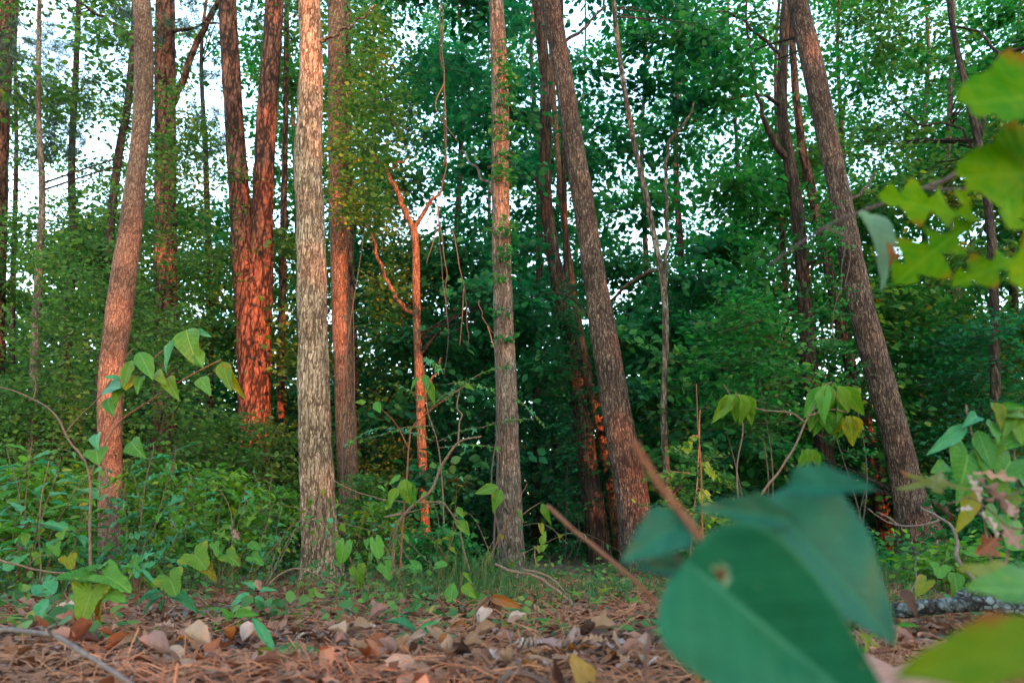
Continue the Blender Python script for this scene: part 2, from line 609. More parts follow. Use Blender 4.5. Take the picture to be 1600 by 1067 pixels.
# ------------------------------------------------------------------ trees
TREES = []   # every tree: root, xy at breast height, crown kind, collected sprays


def px_path(pix, Y, lean=0.0, extra=None):
    """pixel polyline (px, py, width px) -> array of x,y,z,r ; Y may drift with height by lean"""
    out = []
    for (x, y, w) in pix:
        yy = Y + lean * (880 - y) / 880.0
        p = P(x, y, yy)
        out.append((p.x, p.y, p.z, w * 0.5 / FPX * T(x, y, yy)))
    return np.array(out)


def trunk_mesh(path, seg, per_m, amp, freq, flare=0.42, zs=0.14, ground=True, seed=0.0):
    p = path.copy()
    if ground:
        g = gz(p[0, 0], p[0, 1])
        base = p[0].copy()
        d = p[0] - p[1]
        base[:2] = p[0, :2] + d[:2] * 0.1
        base[2] = min(p[0, 2] - 0.05, g - 0.08)
        base[3] = p[0, 3] * 1.08
        p = np.vstack([base, p])
    length = np.linalg.norm(np.diff(p[:, :3], axis=0), axis=1).sum()
    n = int(max(8, length * per_m))
    q = spline(p, n)
    c, r = q[:, :3], np.maximum(q[:, 3], 0.004)
    s = np.concatenate([[0], np.cumsum(np.linalg.norm(np.diff(c, axis=0), axis=1))])
    a = np.linspace(0, 2 * np.pi, seg, endpoint=False)
    rr = np.repeat(r[:, None], seg, 1)
    if ground and flare:
        fl = np.exp(-s / (r[0] * 2.0 + 0.05))[:, None]
        lob = 0.6 + 0.4 * np.cos(a * 4 + seed)[None] + 0.25 * np.cos(a * 7 + seed * 2)[None]
        rr = rr * (1 + flare * fl * lob)
    if amp:
        for i in range(n):
            r0 = r[i]
            for k in range(seg):
                v = Vector((math.cos(a[k]) * r0 * freq + seed, math.sin(a[k]) * r0 * freq, s[i] * freq * zs))
                w = mn.noise(v) + 0.5 * mn.noise(v * 2.1)
                w2 = mn.noise(Vector((math.cos(a[k]) * 0.8 + seed, math.sin(a[k]) * 0.8, s[i] * 2.2)))
                rr[i, k] += amp * (1 - 1.6 * abs(w)) + r0 * 0.07 * w2
    return tube(c, rr, seg)


def tree(name, label, pix, Y, mat, cat='tree', lean=0.0, seg=40, per_m=26, amp=0.006, freq=22, crown=None, group=None, flare=0.42, zs=0.14, branches=(), stems=(), mid=False):
    path = px_path(pix, Y, lean)
    bx, by = path[0, 0], path[0, 1]
    root = thing(name, label, cat, (bx, by, gz(bx, by)), group)
    V, F = trunk_mesh(path, seg, per_m, amp, freq, flare, zs, seed=rnd.uniform(0, 20))
    wpart('trunk', V, F, mat, root)
    for st in stems:
        sp = px_path(st, Y, lean)
        V, F = trunk_mesh(sp, max(10, int(seg * .8)), per_m, amp, freq, 0, zs, ground=False, seed=rnd.uniform(0, 20))
        wpart('stem', V, F, mat, root)
    for br in branches:
        dY = 0.0
        if isinstance(br, dict):
            dY = br.get('dY', 0.0)
            br = br['p']
        nb = len(br)
        arr = []
        for k, (x, y, w) in enumerate(br):
            yy = Y + lean * (880 - y) / 880.0 + dY * k / (nb - 1)
            p = P(x, y, yy)
            arr.append((p.x, p.y, p.z, max(.004, w * .5 / FPX * T(x, y, yy))))
        q = spline(np.array(arr), 6 * nb)
        wob = np.array([[mn.noise(Vector((i * .35, k * 7.0, arr[0][0]))) for k in range(3)] for i in range(len(q))])
        q[1:, :3] += wob[1:] * 0.05
        V, F = tube(q[:, :3], np.maximum(q[:, 3], .003), 8)
        wpart('branch', V, F, mat, root)
    t = dict(root=root, x=bx, y=by, kind=crown, path=path, pix=np.array(pix, dtype=float), Y=Y)
    TREES.append(t)
    return t


# --- named trees of the front rows (pixels of the photograph give place and girth)
tree('oak_tree', 'slender pinkish tan trunk bending in a gentle S at the far left',
     [(176, 892, 37), (172, 800, 34), (172, 720, 33), (173, 600, 34), (187, 480, 37), (204, 360, 33), (211, 290, 29), (219, 220, 25), (225, 130, 27), (221, 0, 25), (208, -150, 22), (200, -420, 17), (205, -800, 8)],
     7.8, B_TAN, amp=0.005, crown='olive', freq=30)
tree('pine_tree', 'straight dark reddish pine trunk with a steep upper limb, behind the S-shaped tan trunk',
     [(256, 872, 42), (256, 760, 38), (258, 640, 36), (259, 420, 32), (258, 200, 29), (258, 0, 26), (258, -300, 22), (258, -800, 12)],
     13.0, B_PINE, amp=0.018, freq=14, zs=.3, crown='pine', per_m=16, seg=36,
     branches=[{'p': [(268, 168, 11), (288, 120, 11), (312, 60, 9), (340, 5, 8), (372, -70, 6)], 'dY': -.6},
               {'p': [(262, 50, 7), (292, 46, 5), (330, 36, 3.5), (362, 40, 2)], 'dY': -.8}])
tree('pine_tree', 'forked reddish pine whose two dark stems split halfway up, its lower trunk lit red',
     [(397, 880, 60), (396, 740, 48), (397, 620, 46), (396, 540, 50), (392, 460, 46), (382, 410, 36), (376, 330, 30), (368, 220, 27), (358, 60, 25), (354, -40, 24), (345, -300, 20), (338, -800, 10)],
     12.0, B_PINE, amp=0.018, freq=14, zs=.3, crown='pine', per_m=16, seg=44,
     stems=[[(400, 640, 30), (405, 540, 30), (408, 460, 32), (409, 380, 32), (411, 300, 30), (416, 200, 29), (423, 100, 27), (429, 0, 25), (437, -200, 22), (450, -800, 10)]])
tree('oak_tree', 'thick pale grey trunk, the palest and nearest, with bark in long vertical strips',
     [(503, 912, 56), (500, 850, 51), (495, 740, 49), (491, 640, 46), (488, 480, 43), (484, 330, 41), (481, 250, 40), (484, 170, 36), (486, 90, 33), (483, 0, 31), (478, -150, 29), (480, -400, 22), (486, -800, 10)],
     7.3, B_PALE, amp=0.011, freq=26, crown='autumn', seg=48, per_m=26, zs=.12,
     branches=[{'p': [(497, 70, 7), (520, 58, 5), (550, 40, 4), (590, 10, 3)], 'dY': -.3}, {'p': [(494, 20, 6), (470, -20, 5), (430, -60, 3)], 'dY': -.4}])
tree('oak_tree', 'straight orange brown trunk just right of the thick pale trunk',
     [(549, 880, 38), (545, 760, 32), (540, 650, 31), (534, 500, 29), (528, 350, 26), (526, 200, 27), (526, 60, 27), (525, -80, 25), (522, -400, 20), (520, -800, 10)],
     10.5, B_ORANGE, amp=0.004, freq=30, crown='olive', seg=40, per_m=22)
tree('pine_tree', 'thin fire-orange trunk half hidden behind the straight orange brown trunk',
     [(568, 870, 15), (562, 740, 13), (556, 600, 12), (550, 480, 11), (547, 380, 10), (545, 250, 9), (544, 80, 8), (544, -200, 6), (544, -500, 4)],
     16.0, B_PINE, amp=0.006, crown=None, seg=16, per_m=8)
tree('sweetgum_tree', 'thin crooked orange-barked tree with twisted bare arms',
     [(669, 880, 17), (663, 800, 15), (659, 700, 14), (656, 610, 14), (652, 520, 12), (650, 450, 12), (650, 400, 11), (646, 352, 11)],
     11.0, B_ORANGE, amp=0.004, freq=40, crown='teal', seg=20, per_m=24,
     branches=[[(646, 360, 10), (630, 325, 9), (612, 285, 8), (596, 262, 7), (583, 240, 5)],
               [(612, 288, 5), (604, 270, 4), (622, 256, 4), (640, 246, 3)],
               [(646, 360, 8), (664, 330, 7), (680, 305, 5), (690, 292, 4), (694, 200, 2.5), (690, 60, 2), (688, -60, 1.5)],
               [(652, 494, 8), (632, 482, 8), (612, 455, 7), (598, 425, 6), (590, 395, 5), (584, 370, 4), (560, 345, 3)],
               [(656, 630, 5), (672, 600, 4), (690, 560, 3)]])
tree('oak_tree', 'straight grey brown trunk flecked with pale scales, standing at the middle of the row',
     [(801, 916, 44), (798, 860, 38), (796, 780, 36), (793, 700, 35), (791, 600, 32), (787, 500, 29), (784, 400, 28), (782, 300, 26), (782, 200, 26), (780, 100, 24), (775, 0, 22), (768, -150, 21), (765, -400, 16), (765, -800, 8)],
     7.0, B_GREY, amp=0.007, freq=34, crown='teal', seg=36, per_m=24,
     branches=[{'p': [(785, 330, 7), (770, 300, 5), (748, 270, 4), (720, 235, 2.5)], 'dY': .8}])
tree('oak_tree', 'thick grey oak with ridged bark leaning left behind the big blurred leaves',
     [(1004, 898, 60), (994, 830, 51), (985, 760, 48), (972, 690, 45), (956, 600, 43), (940, 500, 38), (924, 400, 33), (909, 300, 31), (893, 200, 28), (877, 100, 27), (860, 0, 28), (838, -150, 26), (800, -450, 20), (770, -800, 10)],
     9.3, B_OAK, amp=0.011, freq=24, crown='green', seg=40, per_m=20, zs=.18,
     branches=[{'p': [(872, 80, 6), (905, 50, 5), (935, 20, 4), (960, -30, 3)], 'dY': .4}])
tree('oak_tree', 'dark slightly bent vine-hung trunk between the flecked and the leaning trunks',
     [(938, 885, 34), (930, 800, 30), (921, 740, 28), (910, 650, 27), (895, 550, 26), (874, 450, 23), (860, 370, 19), (852, 280, 18), (852, 130, 17), (840, 0, 16), (825, -200, 13), (815, -500, 6)],
     12.0, B_DARK, amp=0.006, crown='teal', seg=28, per_m=16,
     branches=[{'p': [(852, 300, 10), (838, 280, 9), (822, 262, 7), (800, 240, 5), (770, 222, 3)], 'dY': .6}])
tree('oak_tree', 'slim reddish trunk leaning away behind the thick leaning oak',
     [(972, 885, 19), (960, 800, 18), (948, 720, 17), (932, 640, 15), (918, 580, 13), (900, 480, 11), (882, 350, 9), (868, 200, 8), (858, 0, 6), (850, -300, 4)],
     14.5, B_ORANGE, amp=0.004, crown=None, seg=16, per_m=8)
tree('oak_tree', 'narrow dark stem rising straight in shadow left of the bent vine-hung trunk',
     [(926, 880, 14), (914, 780, 13), (900, 660, 12), (893, 560, 11), (885, 420, 9), (880, 200, 7), (875, -200, 4)],
     13.0, B_DARK, amp=0.004, crown=None, seg=14, per_m=8)
tree('young_maple', 'slim mottled pale sapling trunk with a fork, right of the leaning oak',
     [(1062, 885, 14), (1050, 820, 12), (1042, 740, 11), (1037, 640, 10), (1040, 540, 10), (1038, 460, 10), (1028, 400, 9), (1008, 300, 9), (988, 210, 8), (967, 80, 7), (955, -60, 6), (940, -400, 3)],
     9.0, B_MOTTLE, amp=0.002, freq=50, crown='green', seg=18, per_m=24,
     branches=[[(1038, 470, 7), (1042, 400, 6), (1041, 300, 6), (1043, 232, 5), (1068, 195, 4), (1085, 160, 3)],
               {'p': [(1032, 420, 6), (1000, 432, 6), (972, 452, 5), (952, 478, 4)], 'dY': .7}])
tree('oak_tree', 'dark forked trunk dividing near the treetops, left of the thick right-hand leaning trunk',
     [(1303, 870, 30), (1296, 770, 27), (1284, 680, 26), (1269, 600, 25), (1259, 500, 22), (1252, 400, 20), (1243, 310, 19), (1231, 240, 17), (1222, 160, 15), (1226, 40, 14), (1232, -80, 12), (1240, -400, 6)],
     13.0, B_DARK, amp=0.005, crown='green', seg=26, per_m=14,
     branches=[{'p': [(1232, 250, 12), (1212, 225, 11), (1196, 190, 8), (1184, 150, 6), (1172, 80, 4), (1166, 0, 3)], 'dY': -.5},
               {'p': [(1224, 165, 8), (1190, 150, 5), (1150, 152, 5), (1105, 172, 4), (1080, 195, 3)], 'dY': -.9},
               {'p': [(1225, 90, 6), (1180, 50, 5), (1150, 25, 4), (1100, 18, 3)], 'dY': -.4}])
tree('oak_tree', 'dark red-lit trunk standing close behind the thick right-hand leaning trunk',
     [(1388, 875, 25), (1376, 780, 22), (1366, 720, 21), (1350, 650, 19), (1326, 560, 17), (1303, 460, 16), (1284, 370, 14), (1264, 280, 14), (1252, 220, 12), (1240, 100, 10), (1230, -100, 8), (1220, -400, 4)],
     14.0, B_PINE, amp=0.006, crown='olive', seg=24, per_m=14)
tree('oak_tree', 'thick grey right-hand trunk leaning left, dark on one side, wide at the foot',
     [(1452, 890, 78), (1437, 835, 56), (1418, 760, 42), (1402, 690, 39), (1378, 600, 39), (1351, 500, 37), (1329, 400, 34), (1311, 300, 30), (1290, 200, 30), (1269, 100, 31), (1245, 0, 27), (1212, -130, 25), (1150, -400, 20), (1100, -800, 9)],
     9.0, B_OAK, amp=0.011, freq=26, crown='green', seg=40, per_m=20, zs=.2,
     branches=[{'p': [(1322, 370, 8), (1316, 330, 7), (1345, 300, 5), (1370, 270, 3)], 'dY': .7}])
tree('pine_tree', 'grey pine trunk cut off by the upper left edge of the picture',
     [(-14, 880, 34), (-12, 640, 32), (-8, 400, 30), (0, 150, 28), (10, 0, 27), (18, -200, 24), (25, -700, 12)],
     14.5, B_PINE, amp=0.01, freq=14, crown='pine', seg=26, per_m=10)
tree('oak_tree', 'thin crooked dark trunk leaning right beside the S-shaped trunk, pine foliage around it',
     [(140, 880, 13), (150, 700, 12), (160, 520, 12), (172, 360, 12), (186, 240, 12), (200, 160, 11), (210, 30, 9), (212, -150, 7), (220, -500, 4)],
     12.5, B_DARK, amp=0.004, crown='olive', seg=16, per_m=10,
     branches=[{'p': [(208, 60, 6), (170, 32, 5), (130, 10, 4), (80, -30, 3)], 'dY': -.5}])
tree('oak_tree', 'slim grey trunk in the shrubs near the left edge, topped by a broken pale twig',
     [(48, 890, 18), (50, 760, 17), (53, 640, 15), (56, 520, 13), (62, 400, 11), (66, 300, 9), (60, 150, 7), (64, -100, 5)],
     11.0, B_GREY, amp=0.003, crown='olive', seg=16, per_m=10)
tree('oak_tree', 'faint brown trunk among olive shrubs left of the S-shaped trunk',
     [(96, 880, 16), (96, 700, 15), (106, 520, 13), (114, 380, 12), (112, 250, 10), (120, 80, 8), (130, -200, 5)],
     15.0, B_DARK, amp=0.004, crown='olive', seg=14, per_m=8)
tree('pine_tree', 'slim dark trunk with a red-lit foot between the forked pine and the pale trunk',
     [(436, 880, 15), (438, 760, 14), (439, 640, 12), (441, 480, 11), (443, 340, 10), (446, 200, 8), (448, 0, 7), (450, -300, 4)],
     14.0, B_PINE, amp=0.005, crown='olive', seg=16, per_m=8)
tree('oak_tree', 'pale grey twisted trunk in dim light far right, below the lobed yellow-green leaves',
     [(1530, 880, 20), (1522, 740, 18), (1514, 640, 16), (1503, 560, 16), (1494, 470, 14), (1488, 390, 12), (1478, 300, 10), (1484, 180, 8), (1490, 0, 6), (1490, -300, 4)],
     15.0, B_GREY, amp=0.006, crown='green', seg=18, per_m=10,
     branches=[{'p': [(1492, 440, 8), (1510, 400, 7), (1530, 370, 5), (1546, 340, 4)], 'dY': .5}, {'p': [(1488, 400, 7), (1468, 372, 6), (1446, 350, 4)], 'dY': -.5}])
tree('oak_tree', 'crooked dark red-brown stem at upper right ending behind the yellow-green leaves',
     [(1560, 885, 16), (1556, 640, 14), (1552, 420, 13), (1541, 300, 12), (1528, 220, 11), (1512, 150, 10), (1500, 100, 9), (1490, 50, 8), (1484, 0, 8), (1474, -150, 6), (1470, -400, 3)],
     10.0, B_DARK, amp=0.004, crown='autumn', seg=18, per_m=14,
     branches=[{'p': [(1530, 225, 7), (1555, 100, 6), (1580, 80, 6), (1620, 78, 6)], 'dY': -.4},
               {'p': [(1600, 110, 5), (1560, 84, 5), (1530, 52, 4), (1480, 38, 3)], 'dY': .3},
               {'p': [(1536, 250, 5), (1490, 195, 3), (1440, 195, 3), (1395, 160, 2)], 'dY': .5}])

# --- trunks of the dim rows behind; each is told apart by its neighbours
back = [
    (20, 26, 18, 9, B_DARK, 'olive', 'thin dark trunk behind the shrubs, next to the left edge pine'),
    (330, 322, 17, 12, B_DARK, 'green', 'dark trunk in shade between the straight pine and the forked pine'),
    (592, 590, 19, 9, B_DARK, 'teal', 'narrow shadowed trunk between the fire-orange trunk and the crooked orange tree'),
    (705, 712, 17, 12, B_DARK, 'teal', 'dark trunk just right of the crooked orange tree'),
    (835, 842, 18, 13, B_DARK, 'teal', 'dark straight trunk close right of the middle flecked trunk'),
    (868, 866, 24, 9, B_DARK, 'teal', 'far dim trunk in the gap left of the vine-hung bent trunk'),
    (1012, 1008, 22, 10, B_PINE, 'green', 'far reddish trunk seen just right of the thick leaning oak'),
    (1072, 1062, 16, 13, B_PINE, 'green', 'dull red trunk right behind the slim mottled sapling'),
    (1150, 1146, 19, 9, B_DARK, 'green', 'thin dark trunk behind the dogwood stem with hanging leaves'),
    (1228, 1220, 16, 11, B_PINE, 'green', 'brown trunk with red glints close left of the dark forked trunk'),
    (1334, 1316, 17, 11, B_PINE, 'green', 'slim red-spotted trunk between the dark forked and the red-lit trunk'),
    (1462, 1440, 20, 11, B_DARK, 'green', 'dark trunk in shade just right of the thick right-hand leaning trunk'),
    (1588, 1584, 17, 14, B_DARK, 'green', 'dark trunk at the right edge above the dogwood leaves'),
    (472, 462, 23, 11, B_DARK, 'teal', 'far trunk peeping out left of the thick pale trunk'),
    (770, 760, 30, 7, B_DARK, 'teal', 'farthest thin trunk in the dark gap left of the middle trunk'),
    (895, 905, 32, 7, B_DARK, 'teal', 'farthest thin trunk between the bent trunk and the leaning oak'),
]
for (xb, xt, Y, w, mt, kd, lab) in back:
    j = lambda s: rnd.uniform(-s, s)
    pix = [(xb + j(2), 884, w * 1.15), (xb + (xt - xb) * .2 + j(3), 700, w), (xb + (xt - xb) * .5 + j(4), 480, w * .9),
           (xt + j(8), 250, w * .66), (xt + j(14), 60, w * .42), (xt + j(22), -120, w * .2)]
    tree('forest_tree', lab, pix, Y, mt, amp=0.003, crown=kd, seg=12, per_m=5)

# ------------------------------------------------------------------ crowns
KMAT = {'olive': G_OLIVE, 'pine': G_NEEDLE, 'autumn': G_AUTUMN, 'teal': G_TEAL, 'green': G_GREEN}
DENS = np.array([
    # 0   1   2   3   4   5   6   7   8   9  10  11  12  13  14  15   (hundreds of px across)
    [.7, .7, .6, .5, .7, 1., .9, .8, .8, .8, .9, .8, .8, .9, .9, .9],      # above the frame
    [.62, .60, .45, .32, .6, 1., 1., .95, .9, .68, .75, .32, .32, .9, .9, .95],
    [.52, .45, .42, .30, .62, .95, .85, .8, .75, .65, .9, .8, .7, 1., .9, .9],
    [.40, .45, .65, .50, .62, .95, .48, .6, .8, .7, .75, .85, .9, 1., .95, .9],
    [.7, .85, .95, .65, .7, .98, .5, .75, .9, .85, .7, .95, .95, 1., .85, .75],
    [.95, .95, 1., .85, .9, 1., .95, .9, 1., .97, .8, 1., 1., 1., .95, .9],
    [1., 1., 1., 1., 1., 1., 1., 1., 1., 1., 1., 1., 1., 1., 1., 1.],
    [1.] * 16, [1.] * 16, [1.] * 16])


def dens(px, py):
    fx = np.clip(px / 100 - 0.5, 0, 14.999)
    fy = np.clip((py + 100) / 100 - 0.5, 0, 8.999)
    i, k = fy.astype(int), fx.astype(int)
    a, b = fy - i, fx - k
    return DENS[i, k] * (1 - a) * (1 - b) + DENS[i + 1, k] * a * (1 - b) + DENS[i, k + 1] * (1 - a) * b + DENS[i + 1, k + 1] * a * b


def pix_arr(px, py, Y):
    dx, dy = (px - 800.0) / FPX, (533.5 - py) / FPX
    dyw = CP - dy * SP
    t = Y / dyw
    return np.stack([dx * t, Y, CAMH + (SP + dy * CP) * t], -1)


def canopy():
    NB = 3300
    px = rng.uniform(-250, 1850, NB)
    py = rng.uniform(-130, 820, NB)
    Y = 10.5 + 22 * rng.uniform(0, 1, NB)
    keep = rng.uniform(0, 1, NB) < dens(px, py) ** 1.6 * np.clip(.46 + py / 900, .46, .9)
    px, py, Y = px[keep], py[keep], Y[keep]
    bc = pix_arr(px, py, Y)
    # a bough: a flat, slightly drooping fan of branchlets
    M = 17
    nb = len(bc)
    rad = rng.uniform(.40, .95, nb) * (.75 + Y / 45)
    th = rng.uniform(0, 2 * np.pi, (nb, M))
    rr = np.sqrt(rng.uniform(0, 1, (nb, M))) * rad[:, None]
    tilt = rng.normal(0, .18, (nb, 2))
    ox_, oy_ = np.cos(th) * rr, np.sin(th) * rr
    oz_ = tilt[:, :1] * ox_ + tilt[:, 1:] * oy_ - .22 * rr ** 2 / rad[:, None] + rng.normal(0, .09, (nb, M)) * rad[:, None]
    c = (bc[:, None] + np.stack([ox_, oy_, oz_], -1)).reshape(-1, 3)
    axis = np.stack([np.cos(th) + rng.normal(0, .4, (nb, M)), np.sin(th) + rng.normal(0, .4, (nb, M)), rng.normal(-.08, .15, (nb, M))], -1).reshape(-1, 3)
    Y = c[:, 1]
    py = np.repeat(py, M)
    q = c - np.array([0, 0, CAMH])
    dep = q[:, 1] * CP + q[:, 2] * SP
    px = 800 + FPX * q[:, 0] / dep
    py = 533.5 - FPX * (q[:, 2] * CP - q[:, 1] * SP) / dep
    ok = c[:, 2] > 0.8
    # boughs do not grow through the boles: leave the air in front of the main trunks mostly open
    for it, t in enumerate(TREES[:16]):
        pa = t['pix']
        o = np.argsort(pa[:, 1])
        cx = np.interp(py, pa[o, 1], pa[o, 0])
        hw = np.interp(py, pa[o, 1], pa[o, 2]) * .5
        ok &= ~((np.abs(px - cx) < hw + 34) & (Y < t['Y'] + .3) & (rng.uniform(0, 1, len(px)) < .95) & (py < (880 if it in (9, 10, 13, 14) else 700)))
    # the hollow right of the middle trunk stays open near the ground
    ok &= ~((px > 690) & (px < 1000) & (py > 640) & (Y < 22) & (rng.uniform(0, 1, len(px)) < .8))
    ok &= ~((np.abs(px - np.interp(py, [0, 300, 640], [429, 411, 400])) < 36) & (Y < 12.3) & (py < 700))
    px, py, Y, c, axis = px[ok], py[ok], Y[ok], c[ok], axis[ok]
    own = [t for t in TREES if t['kind'] and t['kind'] != 'pine']
    ox = np.array([[t['x'], t['y']] for t in own])
    # nearest owning tree, measured by place
    dist = ((c[:, None, 0] - ox[None, :, 0]) ** 2 + (c[:, None, 1] - ox[None, :, 1]) ** 2)
    ow = dist.argmin(1)
    for k, t in enumerate(own):
        s = np.where(ow == k)[0]
        if len(s) < 3:
            continue
        cc = c[s]
        L = rng.uniform(.7, 1.25, len(s)) * (0.8 + Y[s] / 40)
        kd = t['kind']
        size = {'olive': .105, 'autumn': .11, 'teal': .14, 'green': .14}[kd]
        Ys = Y[s]
        got = []
        for sel, (tv, tf), K_, sz_ in ((Ys < 13, (OV_V, OV_F), 22, size), ((Ys >= 13) & (Ys < 20), (DI_V, DI_F), 20, size * 1.05), (Ys >= 20, (DI_V, DI_F), 13, size * 1.28)):
            if sel.sum():
                got.append(sprays(cc[sel], axis[s][sel], L[sel] * .85, K_, sz_, tv, tf, droop=.3, wid=1.15, twig=.006 if K_ > 13 else 0, up_jit=.55))
        V, F = merge([(g_[0], [g_[1]]) for g_ in got])
        tws = [(g_[2], [g_[3]]) for g_ in got if g_[2] is not None]
        wpart('crown', V, F, KMAT[kd], t['root'])
        if tws:
            TV, TF = merge(tws)
            wpart('twigs', TV, TF, B_DARK, t['root'], kind='stuff')
        # limbs that carry the nearer clusters
        dd_ = dist[s, k]
        near = s[(dd_ > .6) & (dd_ < 10)][:6]
        for q in near:
            tgt = c[q]
            z0 = max(0.8, tgt[2] - .1 - .4 * math.sqrt(dist[q, k]))
            zi = t['path'][:, 2]
            o = np.argsort(zi)
            sx = np.interp(z0, zi[o], t['path'][o, 0])
            sy = np.interp(z0, zi[o], t['path'][o, 1])
            sr = np.interp(z0, zi[o], t['path'][o, 3])
            m1 = np.array([sx * .5 + tgt[0] * .5, sy * .5 + tgt[1] * .5, z0 * .45 + tgt[2] * .55]) + rng.normal(0, .12, 3)
            rr = min(.02, sr * .4)
            qq = spline(np.array([[sx, sy, z0, rr], [*m1, rr * .6], [*tgt, .004]]), 12)
            V, F = tube(qq[:, :3], qq[:, 3], 5)
            wpart('branch', V, F, B_DARK, t['root'])


canopy()


def pine_tufts(t, clusters):
    """needle tufts: clusters (px, py, Y, spread px, tufts)"""
    Vs, Fs, off = [], [], 0
    tw = []
    for (px, py, Y, spx, nt_) in clusters:
        for _ in range(nt_):
            x = px + rnd.gauss(0, spx)
            y = py + rnd.gauss(0, spx * .55)
            c = np.array(P(x, y, Y + rnd.gauss(0, .7)))
            n = 44
            d = unit(rng.normal(0, 1, (n, 3)) + np.array([0, 0, .35]))
            side = unit(np.cross(d, rng.normal(0, 1, (n, 3))))
            ln = rng.uniform(.13, .23, n)[:, None]
            b = c + rng.normal(0, .035, (n, 3))
            w = .0048
            tri = np.stack([b - side * w, b + side * w, b + d * ln - np.array([0, 0, .03])], 1).reshape(-1, 3)
            Vs.append(tri)
            Fs.append(np.arange(3 * n).reshape(-1, 3) + off)
            off += 3 * n
            if rnd.random() < .6:
                e = c + np.array([rnd.uniform(-.4, .4), rnd.uniform(-.4, .4), rnd.uniform(-.35, .1)])
                tw.append(tube(spline(np.array([c, (c + e) / 2 + [0, 0, .05], e]), 5), np.full(5, .005), 4))
    wpart('crown', np.vstack(Vs), np.vstack(Fs), G_NEEDLE, t['root'], smooth=False)
    V, F = merge(tw)
    wpart('twigs', V, F, B_DARK, t['root'], kind='stuff')


pines = [t for t in TREES if t['kind'] == 'pine']
pine_tufts(pines[2], [(55, 130, 13, 45, 69), (95, 200, 13.5, 35, 45), (25, 60, 13, 40, 54), (60, 235, 14, 40, 36), (150, 60, 14, 50, 45)])
pine_tufts(pines[0], [(120, 150, 12.5, 40, 36), (310, 190, 13.5, 25, 30), (300, 40, 13, 40, 39), (315, 240, 14, 30, 27), (200, 40, 13, 40, 39), (290, -60, 13, 60, 45)])
pine_tufts(pines[1], [(400, 30, 13, 60, 30), (600, 220, 15, 35, 39), (580, 330, 15, 30, 33), (620, 180, 15, 25, 24), (320, 120, 13, 25, 21), (1520, 330, 16, 60, 39)])


# ------------------------------------------------------------------ far wood that reads as one mass
def far_wood():
    n = 8800
    th = rng.uniform(-1.15, 1.15, n)
    d = rng.uniform(34, 62, n)
    x, y = np.sin(th) * d, np.cos(th) * d
    z = rng.uniform(0.0, 1.0, n) ** 1.35 * (10.5 + 3.5 * np.sin(th * 9.0) + 2.5 * np.sin(th * 23.0 + 1))
    c = np.stack([x, y, z], -1)
    V, F, TV, TF = sprays(c, haxis(n), rng.uniform(1.2, 2.4, n), 12, .48, DI_V, DI_F, twig=0, up_jit=1.4, wid=1.35)
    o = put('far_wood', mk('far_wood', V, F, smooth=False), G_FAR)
    tag(o, None, None, kind='stuff')
    tr = []
    for k in range(60):
        a = rnd.uniform(-.95, .95)
        dd = rnd.uniform(30, 50)
        bx, by = math.sin(a) * dd, math.cos(a) * dd
        r = rnd.uniform(.06, .14)
        pts = np.array([[bx, by, -.1], [bx + rnd.uniform(-.2, .2), by, 4], [bx + rnd.uniform(-.6, .6), by, 9], [bx + rnd.uniform(-1, 1), by, 15]])
        tr.append(tube(spline(pts, 10), np.linspace(r, r * .4, 10), 6))
    V, F = merge(tr)
    o = put('far_trunks', mk('far_trunks', V, F), B_DARK)
    tag(o, None, None, kind='stuff')


far_wood()


